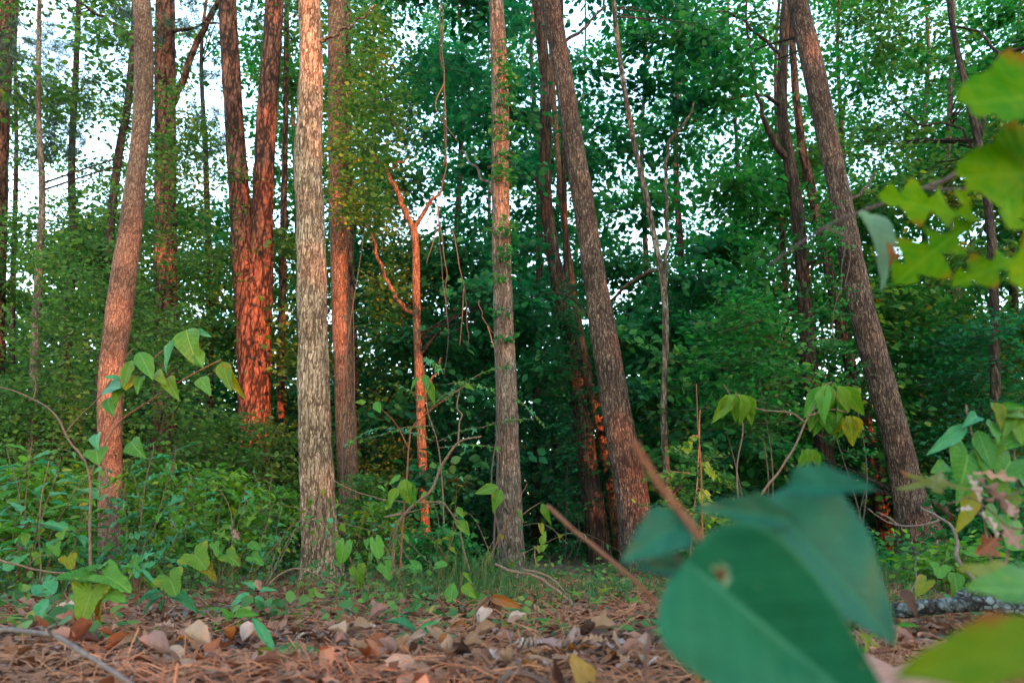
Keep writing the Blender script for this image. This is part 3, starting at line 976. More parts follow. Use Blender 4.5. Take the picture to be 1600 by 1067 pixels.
# ------------------------------------------------------------------ unseen wood added behind the camera, gaps cut to place the sun patches
def sun_gobo():
    e1 = Vector((SUN.y, -SUN.x, 0)).normalized()
    e2 = SUN.cross(e1)
    if e2.z < 0:
        e2 = -e2
    # sunlit places of the photograph: (px, py, distance, radius m)
    lit = []

    def beam(x0, y0, x1, y1, Y, r, n=4):
        for k in range(n):
            f = k / max(1, n - 1)
            p = P(x0 + (x1 - x0) * f, y0 + (y1 - y0) * f, Y)
            lit.append((p.dot(e1), p.dot(e2), r * (.55 if Y < 10 else 1.0)))
    shade = []
    for (sx0, sy0, sx1, sy1, sY) in ((483, 290, 490, 640, 7.3), (787, 430, 796, 760, 7.0), (880, 120, 915, 400, 9.3), (940, 490, 985, 700, 9.3), (1300, 200, 1420, 760, 9.0), (212, 60, 205, 300, 7.8)):
        for k in range(8):
            f = k / 7
            p = P(sx0 + (sx1 - sx0) * f, sy0 + (sy1 - sy0) * f, sY)
            shade.append((p.dot(e1), p.dot(e2)))
    beam(395, 440, 396, 690, 12, .36, 6)
    beam(410, 380, 410, 400, 12, .22, 2)
    beam(408, 296, 408, 306, 12, .2, 2)
    beam(258, 600, 258, 690, 13, .36, 3)
    beam(258, 390, 258, 420, 13, .15, 2)
    beam(526, 330, 534, 480, 10.5, .3, 5)
    beam(540, 540, 545, 740, 10.5, .26, 5)
    beam(525, 190, 526, 240, 10.5, .2, 2)
    beam(550, 460, 562, 740, 16, .25, 6)
    beam(650, 380, 651, 470, 11, .3, 3)
    beam(655, 570, 668, 860, 11, .26, 7)
    beam(590, 260, 645, 340, 11, .22, 4)
    beam(586, 390, 640, 480, 11, .22, 4)
    beam(482, -20, 482, 130, 7.3, .10, 4)
    beam(200, 320, 170, 560, 7.8, .16, 4)
    beam(172, 600, 172, 740, 7.8, .2, 3)
    beam(786, 90, 788, 190, 7, .09, 3)
    beam(784, 385, 788, 395, 7, .12, 1)
    beam(868, 30, 872, 50, 9.3, .16, 1)
    beam(898, 172, 898, 176, 9.3, .1, 1)
    beam(930, 430, 932, 450, 9.3, .2, 1)
    beam(985, 720, 1000, 800, 9.3, .13, 3)
    beam(910, 600, 914, 660, 12, .2, 2)
    beam(945, 660, 970, 780, 14.5, .28, 4)
    beam(1290, 700, 1300, 770, 13, .2, 3)
    beam(1366, 700, 1385, 840, 14, .2, 5)
    beam(1335, 700, 1338, 780, 17, .2, 3)
    beam(1095, 640, 1095, 730, 10, .14, 3)
    beam(438, 640, 438, 700, 14, .25, 3)
    beam(255, 300, 250, 310, 12.5, .15, 1)
    beam(1072, 520, 1070, 600, 16, .25, 2)
    beam(560, 300, 600, 420, 13, .25, 3)
    beam(170, 420, 120, 480, 13, .2, 3)
    beam(700, 330, 650, 560, 14, .2, 3)
    for _ in range(24):
        lit.append((rnd.uniform(-20, 20), rnd.uniform(1.5, 9), rnd.uniform(.08, .22)))
    fit = []
    for (a, b, r) in lit:
        d = min(math.hypot(a - q[0], b - q[1]) for q in shade)
        r = min(r, d - .42)
        if r > .02:
            fit.append((a, b, r))
    lit = np.array(fit)
    N = 92000
    u = rng.uniform(-34, 14, N)
    w = rng.uniform(-5.0, 15.5, N)
    t = rng.uniform(36, 50, N)
    ok = np.ones(N, bool)
    for (a, b, r) in lit:
        ok &= ((u - a) ** 2 + (w - b) ** 2 > (r + .21) ** 2) | (rng.uniform(0, 1, N) < .07)
    S = np.array(SUN)
    pos = t[:, None] * S + u[:, None] * np.array(e1) + w[:, None] * np.array(e2)
    ok &= (pos[:, 2] > 0.05)
    pos = pos[ok]
    n = len(pos)
    V, F = leaf_cloud(pos, rng.normal(0, 1, (n, 3)), rng.normal(0, 1, (n, 3)) + S * 1.2, rng.uniform(.30, .46, n), rng.uniform(1.1, 1.5, n), DI_V, DI_F)
    o = put('gobo_leaves', mk('gobo_leaves', V, F, smooth=False), G_FAR)
    tag(o, None, None, kind='stuff')


sun_gobo()


# ------------------------------------------------------------------ undergrowth of the shaded interior
def undergrowth():
    n = 5600
    Y = rng.uniform(13, 36, n)
    x = rng.uniform(-1, 1, n) * (Y * .85 + 2)
    z = rng.uniform(0.02, 1, n) ** 1.5 * rng.uniform(1.2, 4.8, n)
    hollow = (np.abs(x / Y - .045) < .14) & (Y < 24) & (z < 3.2) & (rng.uniform(0, 1, n) < .8)
    hollow |= (np.abs(x / Y - .42) < .09) & (Y < 20) & (z < 3.0) & (rng.uniform(0, 1, n) < .6)
    c = np.stack([x, Y, z], -1)[~hollow]
    n = len(c)
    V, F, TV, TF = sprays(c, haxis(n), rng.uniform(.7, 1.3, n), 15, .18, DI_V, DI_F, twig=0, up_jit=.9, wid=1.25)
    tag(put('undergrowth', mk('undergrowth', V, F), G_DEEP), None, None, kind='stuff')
    # low brush along the foot of the trees
    n = 2300
    Y = rng.uniform(7.2, 20, n)
    x = rng.uniform(-1, 1, n) * (Y * .8 + 1)
    z = rng.uniform(0.03, 1, n) ** 1.6 * np.where(x < 0, .95, .38)
    keep = ~((np.abs(x / Y - .05) < .15) & (Y < 13.2)) & ~((np.abs(x / Y + .26) < .035) & (Y < 7.6))
    c = np.stack([x, Y, z], -1)[keep]
    n = len(c)
    V, F, TV, TF = sprays(c, haxis(n, .3), rng.uniform(.3, .6, n), 20, .062, DI_V, DI_F, twig=0, up_jit=.7, wid=1.1)
    tag(put('brush', mk('brush', V, F), G_GREEN), None, None, kind='stuff')


undergrowth()


# ------------------------------------------------------------------ shrubs and layered saplings
def shrub(name, label, cx, Y, hpx, wpx, n, size, mat, K=24, L=(.35, .7), depth=.8, stems=5, template=(OV_V, OV_F), up_jit=.7, base_py=880, power=1.0, cat='shrub', zmin=.1, group=None):
    """cx, hpx (top py), wpx give the outline in pixels of the photograph at distance Y"""
    b = P(cx, base_py, Y)
    root = thing(name, label, cat, (b.x, b.y, gz(b.x, b.y)), group)
    top = P(cx, hpx, Y).z
    half = wpx * .5 / FPX * T(cx, 700, Y)
    f = rng.uniform(0, 1, n) ** power
    z = zmin + f * (top - zmin)
    prof = np.sqrt(np.clip(1 - (2 * f - .95) ** 2, .12, 1))
    x = b.x + rng.normal(0, .48, n) * half * prof
    y = b.y + rng.normal(0, .5, n) * depth
    c = np.stack([x, y, z], -1)
    if Y > 8.5 and template[0] is OV_V:
        template = (DI_V, DI_F)
    V, F, TV, TF = sprays(c, haxis(n, .2), rng.uniform(*L, n), K, size, template[0], template[1], twig=.004, up_jit=up_jit, wid=1.05)
    wpart('foliage', V, F, mat, root)
    wpart('twigs', TV, TF, TWIG_DARK, root, kind='stuff')
    for k in range(min(3, stems)):
        e = c[rng.integers(0, n)].copy()
        e[2] *= .7
        q = spline(np.array([[b.x + rnd.uniform(-.1, .1), b.y + rnd.uniform(-.1, .1), -.03, .016], [(b.x + e[0]) / 2 + rnd.uniform(-.15, .15), (b.y + e[1]) / 2, e[2] * .5, .012], [*e, .005]]), 14)
        V, F = tube(q[:, :3], q[:, 3] * .7, 6)
        wpart('stem', V, F, TWIG_DARK, root)
    return root


shrub('holly_shrub', 'tall small-leaved olive shrub filling the left edge behind the grey trunk', 20, 9.6, 380, 190, 161, .068, G_OLIVE)
shrub('holly_shrub', 'dense olive shrub between the S-shaped trunk and the left edge shrub', 112, 9.2, 430, 130, 148, .068, G_OLIVE)
shrub('holly_shrub', 'tall small-leaved shrub in front of the straight dark pine', 232, 9.0, 480, 120, 105, .068, G_OLIVE)
shrub('holly_shrub', 'low rounded shrub at the foot of the straight dark pine', 300, 9.4, 640, 170, 124, .068, G_OLIVE)
shrub('holly_shrub', 'loose shrub hiding the foot of the forked pine', 375, 9.8, 650, 190, 142, .068, G_OLIVE)
shrub('holly_shrub', 'slender olive sprays climbing beside the upper S-shaped trunk', 195, 10.4, 160, 230, 260, .068, G_OLIVE, zmin=2.5, depth=1.2)
shrub('holly_shrub', 'yellowish small-leaved shrub behind the orange brown trunk', 600, 12.4, 330, 150, 260, .07, G_AUTUMN, L=(.5, .9))
shrub('beech_shrub', 'broad dark shrub with layered sprays behind the crooked orange tree', 690, 13.0, 420, 170, 300, .085, G_TEAL, L=(.6, 1.1), up_jit=.4)
shrub('maple_sapling', 'broad layered maple sapling with pale sprays left of the dark forked trunk', 1190, 8.6, 470, 220, 150, .07, G_GREEN, K=24, L=(.5, .9), template=(ST_V, ST_F), up_jit=.28, zmin=1.6, depth=.6, cat='sapling')
shrub('maple_sapling', 'maple sapling with layered sprays right of the thick right-hand trunk', 1480, 11.5, 430, 190, 240, .09, G_GREEN, L=(.6, 1.0), template=(ST_V, ST_F), up_jit=.35, zmin=.8, cat='sapling')
shrub('beech_shrub', 'dark bushy sapling in the shade between the mottled sapling and the forked trunk', 1130, 13.5, 430, 200, 300, .09, G_TEAL, L=(.6, 1.1), up_jit=.5)
shrub('beech_shrub', 'dark shrub at the right edge below the lobed yellow-green leaves', 1570, 10.5, 500, 170, 240, .085, G_TEAL, L=(.6, 1.0), up_jit=.5)
shrub('vine_tangle', 'vines and small leaves climbing around the vine-hung bent trunk', 890, 11.7, 440, 60, 150, .06, G_TEAL, L=(.3, .6), depth=.25, cat='vine')
shrub('vine_tangle', 'small leaves clinging to the thick right-hand leaning trunk', 1350, 8.7, 330, 70, 60, .05, G_GREEN, L=(.2, .4), depth=.2, cat='vine', zmin=1.2)
shrub('vine_tangle', 'leafy vine hugging the upper middle flecked trunk', 786, 6.9, 60, 30, 46, .05, G_GREEN, L=(.15, .3), depth=.12, cat='vine', zmin=2.2)
shrub('vine_tangle', 'drooping leafy sprays hanging over the top of the orange brown trunk', 530, 9.6, 20, 120, 170, .075, G_AUTUMN, L=(.5, .9), depth=.5, cat='vine', zmin=4.6)
shrub('greenbrier_bush', 'small yellow-green bush at the foot of the slim mottled sapling', 1090, 7.6, 700, 130, 70, .055, G_AUTUMN, L=(.2, .4), depth=.3)
shrub('greenbrier_bush', 'low leafy bush between the pale trunk and the orange brown trunk', 562, 8.4, 740, 60, 70, .05, G_AUTUMN, L=(.2, .4), depth=.3)

for (cx, Y, hpx, wpx, n, size, mt, lab) in [
    (25, 5.6, 730, 130, 90, .07, G_LOW, 'fresh green leafy bush low at the left edge behind the oak sapling'),
    (235, 8.3, 745, 120, 110, .06, G_LOW, 'bright low bush hiding the foot of the S-shaped trunk on its right'),
    (120, 8.4, 735, 110, 90, .06, G_LOW, 'bright low bush at the foot of the S-shaped trunk on its left'),
    (330, 6.3, 735, 110, 110, .06, G_LOW, 'green bush behind the low dense oak sprout'),
    (425, 8.2, 760, 80, 70, .055, G_LOW, 'yellow-green bush close behind the left side of the pale trunk'),
    (585, 7.9, 790, 80, 70, .055, G_LOW, 'yellow-green low bush right of the pale trunk foot'),
    (690, 6.3, 830, 130, 80, .05, G_GREEN, 'low green bush at the foot of the crooked orange tree'),
    (1130, 6.6, 800, 150, 70, .055, G_LOW, 'yellow-green bush behind the big blurred leaves'),
    (1540, 6.6, 740, 140, 110, .07, G_GREEN, 'green bush behind the viburnum at the right edge'),
    (1500, 5.0, 850, 130, 50, .05, G_LOW, 'low bright bush behind the lichen-covered log')]:
    shrub('low_bush', lab, cx, Y, hpx, wpx, n, size, mt, L=(.22, .45), depth=.35, stems=3, up_jit=.6, power=.9, base_py=900, K=20)

# ------------------------------------------------------------------ library of single leaves (length 1 along x, width 1 along y)
def grid_leaf(wf, n=12, m=2, fold=.25, bend=.18, ripple=.02, twist=0.0, curl=0.0, seed=0.0):
    """wf(t) half width (max .5); n rows, 2m+1 points across"""
    V, UV = [], []
    for i in range(n + 1):
        t = i / n
        w = max(.004, wf(t))
        for k in range(-m, m + 1):
            s = k / m
            y = s * w
            z = fold * abs(y) - bend * t * t + ripple * math.sin(t * 17 + s * 3 + seed) * abs(s)
            if curl:
                a = s * curl
                y = w * math.sin(a) / max(.3, abs(curl)) if abs(curl) > .01 else y
                z += w * (1 - math.cos(a)) / max(.3, abs(curl))
            a = twist * t
            V.append((t, y * math.cos(a) - z * math.sin(a), z * math.cos(a) + y * math.sin(a)))
            UV.append((t, .5 + .5 * s * min(1, w / .5)))
    c = 2 * m + 1
    F = [[i * c + k, (i + 1) * c + k, (i + 1) * c + k + 1, i * c + k + 1] for i in range(n) for k in range(c - 1)]
    return np.array(V), [np.array(F)], np.array(UV)


def polar_leaf(rf, n=44, cx=.30, fold=.18, bend=.2, ripple=.02, seed=0.0, norm=True):
    pts = []
    for i in range(n):
        th = -math.pi + 2 * math.pi * (i + .5) / n
        r = rf(th)
        pts.append((r * math.cos(th), r * math.sin(th)))
    p = np.array(pts)
    hw = np.abs(p[:, 1]).max()
    tip = p[:, 0].max()
    p[:, 1] *= .5 / hw
    p[:, 0] = np.where(p[:, 0] > 0, p[:, 0] * (1 - cx) / tip, p[:, 0] * (cx + .12) / max(1e-6, -p[:, 0].min()))
    V, UV = [(cx, 0, 0)], [(cx, .5)]
    for f in (.5, 1.0):
        for i, (x, y) in enumerate(p):
            V.append((cx + x * f, y * f, fold * abs(y * f) - bend * (cx + x * f) ** 2 + ripple * f * math.sin(i * 1.9 + seed)))
            UV.append((cx + x * f, .5 + y * f))
    V[0] = (cx, 0, -bend * cx * cx)
    T_ = np.array([[0, 1 + i, 1 + (i + 1) % n] for i in range(n)])
    Q = np.array([[1 + i, 1 + n + i, 1 + n + (i + 1) % n, 1 + (i + 1) % n] for i in range(n)])
    return np.array(V), [T_, Q], np.array(UV)


def w_ovate(t):
    return .5 * min(1, (t / .38) ** .62) * max(0.0, min(1, ((1 - t) / .62))) ** .75 if t > .38 else .5 * (t / .38) ** .6


def w_lance(t):
    return .5 * math.sin(math.pi * min(1, t ** .85)) ** .8


def w_oak(t):
    env = .5 * (min(1, t / .55) ** .7) * (1 - max(0, (t - .72) / .28) ** 2.2)
    return max(.03, env * (.62 + .38 * math.cos((t - .12) * 2 * math.pi * 3.6)))


def w_oakwater(t):
    return max(.02, .5 * (t ** .9) * (1 - max(0, (t - .8) / .2) ** 2.5) * (.85 + .15 * math.cos(t * 14)))


def r_heart(th):
    a = abs(th)
    base = .62 + .12 * math.cos(a) + .22 * max(0, math.cos(a)) ** 6
    notch = .48 * math.exp(-((math.pi - a) / .32) ** 2)
    return base - notch


def r_grape(th):
    a = abs(th)
    lobes = .62 + .14 * math.cos(3 * a) * (1 if a < 2.2 else .3) + .1 * max(0, math.cos(a)) ** 5
    teeth = .05 * (1 - 2 * abs(((a * 5.5) % 1) - .5))
    notch = .42 * math.exp(-((math.pi - a) / .3) ** 2)
    return lobes + teeth - notch


def r_maple(th):
    a = abs(th)
    r = .30
    for c, h, w in ((0, .70, .34), (1.05, .58, .32), (2.05, .36, .30)):
        r = max(r, h * max(0, 1 - (abs(a - c) / w) ** 1.3) + .28)
    teeth = .03 * (1 - 2 * abs(((a * 7) % 1) - .5))
    return r + teeth - .15 * math.exp(-((math.pi - a) / .25) ** 2)


LIB = {}


def lib(name, datas):
    LIB[name] = []
    for i, (V, F, UV) in enumerate(datas):
        me = mk('leaf_' + name, V, F, UV)
        me.materials.append(None)
        LIB[name].append(me)


VAR = [(.25, .18, 0.0), (.4, .35, .15), (.12, .08, -.12), (.3, .5, .2)]
lib('ovate', [grid_leaf(w_ovate, fold=f, bend=b, twist=t, seed=i) for i, (f, b, t) in enumerate(VAR)])
lib('lance', [grid_leaf(w_lance, fold=f * 1.4, bend=b, twist=t, seed=i) for i, (f, b, t) in enumerate(VAR)])
lib('oak', [grid_leaf(w_oak, n=22, fold=f, bend=b, twist=t, seed=i, ripple=.03) for i, (f, b, t) in enumerate(VAR)])
lib('wateroak', [grid_leaf(w_oakwater, n=12, fold=f, bend=b, twist=t, seed=i) for i, (f, b, t) in enumerate(VAR)])
lib('heart', [polar_leaf(r_heart, n=30, fold=f, bend=b, seed=i) for i, (f, b, t) in enumerate(VAR)])
lib('grape', [polar_leaf(r_grape, n=66, fold=f, bend=b, seed=i, ripple=.03) for i, (f, b, t) in enumerate(VAR)])
lib('maple', [polar_leaf(r_maple, n=60, fold=f, bend=b, seed=i) for i, (f, b, t) in enumerate(VAR)])
DV = [(.1, .12, .1, 0.0), (.3, -.45, .5, 1.6), (.6, .35, -.3, 0.0), (.1, .25, .2, 2.4)]
lib('dead_oval', [grid_leaf(w_ovate, n=8, fold=f, bend=b, twist=t, curl=c, ripple=.05, seed=i) for i, (f, b, t, c) in enumerate(DV)])
lib('dead_oak', [grid_leaf(w_oak, n=14, fold=f, bend=b, twist=t, curl=c, ripple=.06, seed=i) for i, (f, b, t, c) in enumerate(DV)])
lib('dead_lance', [grid_leaf(w_lance, n=8, fold=f, bend=b, twist=t, curl=c, ripple=.04, seed=i) for i, (f, b, t, c) in enumerate(DV)])

M_TEAL = near_leaf('leaf_teal', (0.027, 0.156, 0.076), (0.060, 0.239, 0.103), vein=(0.092, 0.298, 0.122), spots=(0.419, 0.477, 0.266))
M_BLUE = near_leaf('leaf_bluegreen', (0.026, 0.127, 0.066), (0.066, 0.224, 0.103), vein=(0.105, 0.282, 0.122), spots=(0.393, 0.418, 0.241))
M_GREEN = near_leaf('leaf_green', (0.028, 0.123, 0.018), (0.067, 0.197, 0.029), vein=(0.116, 0.266, 0.057), spots=(0.194, 0.197, 0.057))
M_LIME = near_leaf('leaf_lime', (0.047, 0.129, 0.012), (0.093, 0.187, 0.018), vein=(0.131, 0.236, 0.040), edge=(0.153, 0.180, 0.015))
M_YELLOW = near_leaf('leaf_yellowing', (0.070, 0.117, 0.006), (0.167, 0.172, 0.008), vein=(0.193, 0.210, 0.029), edge=(0.218, 0.135, 0.009))
M_RUSTY = near_leaf('leaf_red_edged', (0.060, 0.090, 0.005), (0.124, 0.121, 0.005), vein=(0.111, 0.125, 0.013), edge=(0.184, 0.045, 0.006))
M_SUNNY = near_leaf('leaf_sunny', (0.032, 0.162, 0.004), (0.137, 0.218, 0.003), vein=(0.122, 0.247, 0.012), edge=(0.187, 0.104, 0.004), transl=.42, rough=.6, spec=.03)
M_LOWER = near_leaf('leaf_low_red_edged', (0.022, 0.098, 0.005), (0.062, 0.119, 0.005), vein=(0.062, 0.136, 0.011), edge=(0.105, 0.051, 0.011), transl=.3, rough=.6, spec=.04)
M_PALE = near_leaf('leaf_underside', (0.12, 0.22, 0.13), (0.19, 0.29, 0.17), vein=(0.26, 0.34, 0.22))
DEAD = {
    'tan': near_leaf('dead_tan', (0.198, 0.117, 0.076), (0.302, 0.202, 0.144), vein=(0.329, 0.233, 0.170), transl=.15, rough=.65),
    'pale grey': near_leaf('dead_grey', (0.257, 0.194, 0.170), (0.372, 0.288, 0.251), vein=(0.358, 0.281, 0.238), transl=.1, rough=.65),
    'rust brown': near_leaf('dead_rust', (0.121, 0.043, 0.022), (0.198, 0.076, 0.035), vein=(0.219, 0.105, 0.056), transl=.15, rough=.6),
    'pinkish': near_leaf('dead_pink', (0.193, 0.107, 0.090), (0.275, 0.168, 0.143), vein=(0.294, 0.197, 0.167), transl=.15, rough=.6),
    'dark brown': near_leaf('dead_dark', (0.041, 0.021, 0.016), (0.082, 0.043, 0.030), vein=(0.110, 0.061, 0.047), transl=.08, rough=.6),
    'orange': near_leaf('dead_orange', (0.208, 0.076, 0.023), (0.286, 0.118, 0.037), vein=(0.275, 0.142, 0.060), transl=.2, rough=.55),
    'red': near_leaf('dead_red', (0.138, 0.014, 0.010), (0.219, 0.029, 0.013), vein=(0.231, 0.057, 0.032), transl=.2, rough=.5),
    'yellow': near_leaf('dead_yellow', (0.219, 0.128, 0.032), (0.302, 0.190, 0.056), vein=(0.275, 0.180, 0.070), transl=.25, rough=.55),
}


def leaf_at(root, shape, base, d, length, wr=.6, nrm=(0, -.5, 1), mat=None, name='leaf', variant=None, zscale=1.0):
    """one leaf, a part of its own: base point, direction, length, width ratio, facing"""
    x = Vector(d).normalized()
    n = Vector(nrm)
    z = n - x * n.dot(x)
    if z.length < 1e-4:
        z = Vector((0, 0, 1)) - x * x.z
    z.normalize()
    y = z.cross(x)
    me = LIB[shape][rnd.randrange(len(LIB[shape])) if variant is None else variant]
    o = bpy.data.objects.new(name, me)
    COL.objects.link(o)
    o.material_slots[0].link = 'OBJECT'
    o.material_slots[0].material = mat
    M = Matrix((x * length, y * length * wr, z * length * zscale)).transposed().to_4x4()
    M.translation = Vector(base)
    if root is not None:
        M.translation -= root.location
        o.parent = root
    o.matrix_local = M
    return o


def leafpx(root, shape, b, t, wr, mat, nrm=(0, -.8, .6), variant=None, name='leaf', zscale=1.0):
    """leaf from base pixel (px, py, distance) to tip pixel"""
    p0, p1 = P(*b), P(*t)
    return leaf_at(root, shape, p0, p1 - p0, (p1 - p0).length, wr, nrm, mat, name, variant, zscale)


def stem_part(root, pts, r0, r1, mat=None, name='stem', seg=7, n=None, wob=0.0):
    a = np.array([[*p] for p in pts], dtype=float)
    q = spline(a, n or 6 * len(a))
    if wob:
        q[1:-1] += np.array([[mn.noise(Vector((i * .22, k * 5.0, a[0, 0] * 9))) for k in range(3)] for i in range(len(q))])[1:-1] * wob
    V, F = tube(q, np.linspace(r0, r1, len(q)), seg)
    return wpart(name, V, F, mat or TWIG, root)


def stempx(root, pix, w0, w1, mat=None, name='stem', wob=0.0, seg=7):
    pts = [P(*p) for p in pix]
    t = T(*pix[0])
    return stem_part(root, pts, w0 * .5 / FPX * t, w1 * .5 / FPX * T(*pix[-1]), mat, name, seg, wob=wob)


def plant_root(name, label, cat, px, py, Y, group=None):
    p = P(px, py, Y)
    return thing(name, label, cat, (p.x, p.y, gz(p.x, p.y) if p.z < .3 else p.z), group)


# ---- saplings whose leaves are each picked out
def leafy_branch(root, pts, r0, r1, nleaf, size, shape, mats, wr=.55, start=.25, hang=.25, fan=1.0, stem_mat=None, wob=.02, name='branch', nrm=(0, -.35, 1)):
    o = stem_part(root, pts, r0, r1, stem_mat, name, wob=wob, n=14)
    q = spline(np.array([[*p] for p in pts], dtype=float), 40)
    for k in range(nleaf):
        f = start + (1 - start) * (k + .5) / nleaf
        i = min(38, int(f * 39))
        d = Vector(q[i + 1] - q[i]).normalized()
        s = d.cross(Vector((0, 0, 1)))
        s = s.normalized() if s.length > .05 else Vector((1, 0, 0))
        sd = 1 if k % 2 else -1
        v = d * rnd.uniform(.2, .8) + s * sd * rnd.uniform(.5, 1.1) * fan + Vector((0, 0, rnd.uniform(-.5, .25) - hang)) + Vector((0, rnd.uniform(-.4, .2), 0))
        nn = Vector(nrm) + Vector((rnd.gauss(0, .35), rnd.gauss(0, .35), rnd.gauss(0, .25)))
        leaf_at(root, shape, q[i], v, size * rnd.uniform(.65, 1.25), wr * rnd.uniform(.85, 1.15), nn, rnd.choice(mats))


def bushy(name, label, cat, px, py, Y, tips, size, shape, mats, nleaf, wr=.55, r=.006, hang=.25, side=0, nrm=(0, -.35, 1), group=None):
    """plant with one stem per tip (px, py, distance)"""
    b = P(px, py, Y)
    b = Vector((b.x, b.y, gz(b.x, b.y)))
    root = thing(name, label, cat, b, group)
    for tpx in tips:
        e = P(*tpx)
        m = b.lerp(e, .5) + Vector((rnd.uniform(-.05, .05), rnd.uniform(-.05, .05), abs(e.z - b.z) * .12))
        leafy_branch(root, [b - Vector((0, 0, .02)), m, e], r, r * .35, nleaf, size, shape, mats, wr, hang=hang, name='stem', nrm=nrm)
    return root


# big-leaved oak sprouts at the left, blue-green
bushy('oak_sapling', 'blue-green oak sapling spreading leaves at the left edge below the broken grey trunk', 'sapling', 40, 905, 4.8,
      [(10, 700, 4.9), (50, 690, 4.6), (95, 715, 4.7), (120, 760, 4.5), (10, 780, 4.5), (60, 800, 4.4), (-10, 850, 4.6), (110, 830, 4.6)], .135, 'wateroak', [M_TEAL, M_BLUE, M_GREEN, M_GREEN], 17, .45)
bushy('oak_sapling', 'blue-green oak sapling with narrow lobed leaves just right of the S-shaped trunk', 'sapling', 215, 905, 4.9,
      [(205, 735, 5.), (240, 690, 5.), (275, 700, 4.8), (300, 745, 5.), (190, 790, 4.8), (260, 790, 4.7), (300, 810, 4.8)], .145, 'oak', [M_TEAL, M_BLUE, M_GREEN, M_LIME], 17, .42)
bushy('oak_sapling', 'low dense oak sprout with dull green leaves left of the pale trunk', 'sapling', 345, 910, 5.6,
      [(320, 760, 5.7), (350, 745, 5.5), (385, 755, 5.7), (410, 790, 5.6), (330, 830, 5.4), (400, 840, 5.4), (440, 830, 5.6)], .13, 'oak', [M_TEAL, M_GREEN, M_GREEN, M_LIME], 17, .42)
bushy('sumac_shrub', 'leafy green shrub between the oak sapling and the S-shaped trunk', 'shrub', 130, 900, 5.6,
      [(100, 760, 5.7), (140, 740, 5.5), (165, 790, 5.5), (120, 830, 5.4), (180, 850, 5.4)], .10, 'ovate', [M_GREEN, M_TEAL], 20, .5)
bushy('sumac_shrub', 'mid green shrub with yellowing tips below the forked pine', 'shrub', 410, 895, 6.6,
      [(395, 735, 6.7), (425, 730, 6.6), (440, 780, 6.5), (370, 800, 6.5), (455, 830, 6.3)], .075, 'ovate', [M_GREEN, M_LIME, M_TEAL], 20, .5)

# layered young maple in the middle
def layered(name, label, px, py, Y, stem_pix, tiers, size, shape, mats, nleaf, cat='sapling'):
    b = P(px, py, Y)
    b = Vector((b.x, b.y, gz(b.x, b.y)))
    root = thing(name, label, cat, b)
    stem_part(root, [b - Vector((0, 0, .02))] + [P(*q) for q in stem_pix], .009, .003, TWIG, wob=.015, n=20)
    for (x0, y0, Y0, x1, y1, Y1) in tiers:
        a, e = P(x0, y0, Y0), P(x1, y1, Y1)
        leafy_branch(root, [a, a.lerp(e, .5) + Vector((0, 0, .03)), e], .004, .0015, nleaf, size, shape, mats, .95, start=.1, hang=.1, fan=1.2, nrm=(0, -.55, .8))
    return root


layered('young_maple', 'young maple with flat tiers of small leaves right of the crooked orange tree', 690, 905, 6.6,
        [(693, 800, 6.6), (686, 700, 6.6), (668, 640, 6.6), (660, 560, 6.6)],
        [(670, 640, 6.6, 740, 590, 6.4), (670, 630, 6.6, 610, 600, 6.5), (740, 590, 6.4, 800, 572, 6.5), (680, 690, 6.6, 590, 668, 6.3), (684, 690, 6.6, 750, 668, 6.5),
         (750, 668, 6.5, 835, 655, 6.4), (676, 665, 6.6, 560, 690, 6.4), (684, 700, 6.6, 780, 700, 6.3), (800, 620, 6.5, 850, 665, 6.4), (600, 668, 6.3, 540, 695, 6.3), (700, 600, 6.4, 770, 610, 6.2), (660, 560, 6.6, 690, 580, 6.4)],
        .062, 'maple', [M_GREEN, M_TEAL, M_BLUE, M_GREEN], 13)
layered('young_maple', 'young maple with yellow-green lobed leaves right of the leaning oak', 1070, 890, 6.4,
        [(1085, 800, 6.4), (1092, 700, 6.4), (1094, 640, 6.4)],
        [(1090, 740, 6.4, 1000, 750, 6.2), (1090, 760, 6.4, 1115, 800, 6.2), (1090, 720, 6.4, 1120, 745, 6.3), (1088, 790, 6.4, 1050, 830, 6.3), (1088, 800, 6.4, 1150, 830, 6.3), (1092, 680, 6.4, 1070, 700, 6.3)],
        .07, 'ovate', [M_LIME, M_GREEN, M_LIME], 11)


# ---- dogwood with drooping leaf clusters (right) and its like on the left
def hanging(root, px, py, Y, n, size, mats, spread=1.0, wr=.55):
    for k in range(n):
        a = (k - (n - 1) / 2) / max(1, n - 1) * 2.0 * spread
        base = P(px + a * 9, py + abs(a) * 2, Y + rnd.uniform(-.06, .06))
        d = Vector((a * .38 + rnd.uniform(-.12, .12), rnd.uniform(-.3, .15), -1))
        leaf_at(root, 'ovate', base, d, size * rnd.uniform(.8, 1.2), wr * rnd.uniform(.85, 1.1), (rnd.uniform(-.7, .7), -1, .15), rnd.choice(mats), variant=rnd.choice([0, 1, 3]))


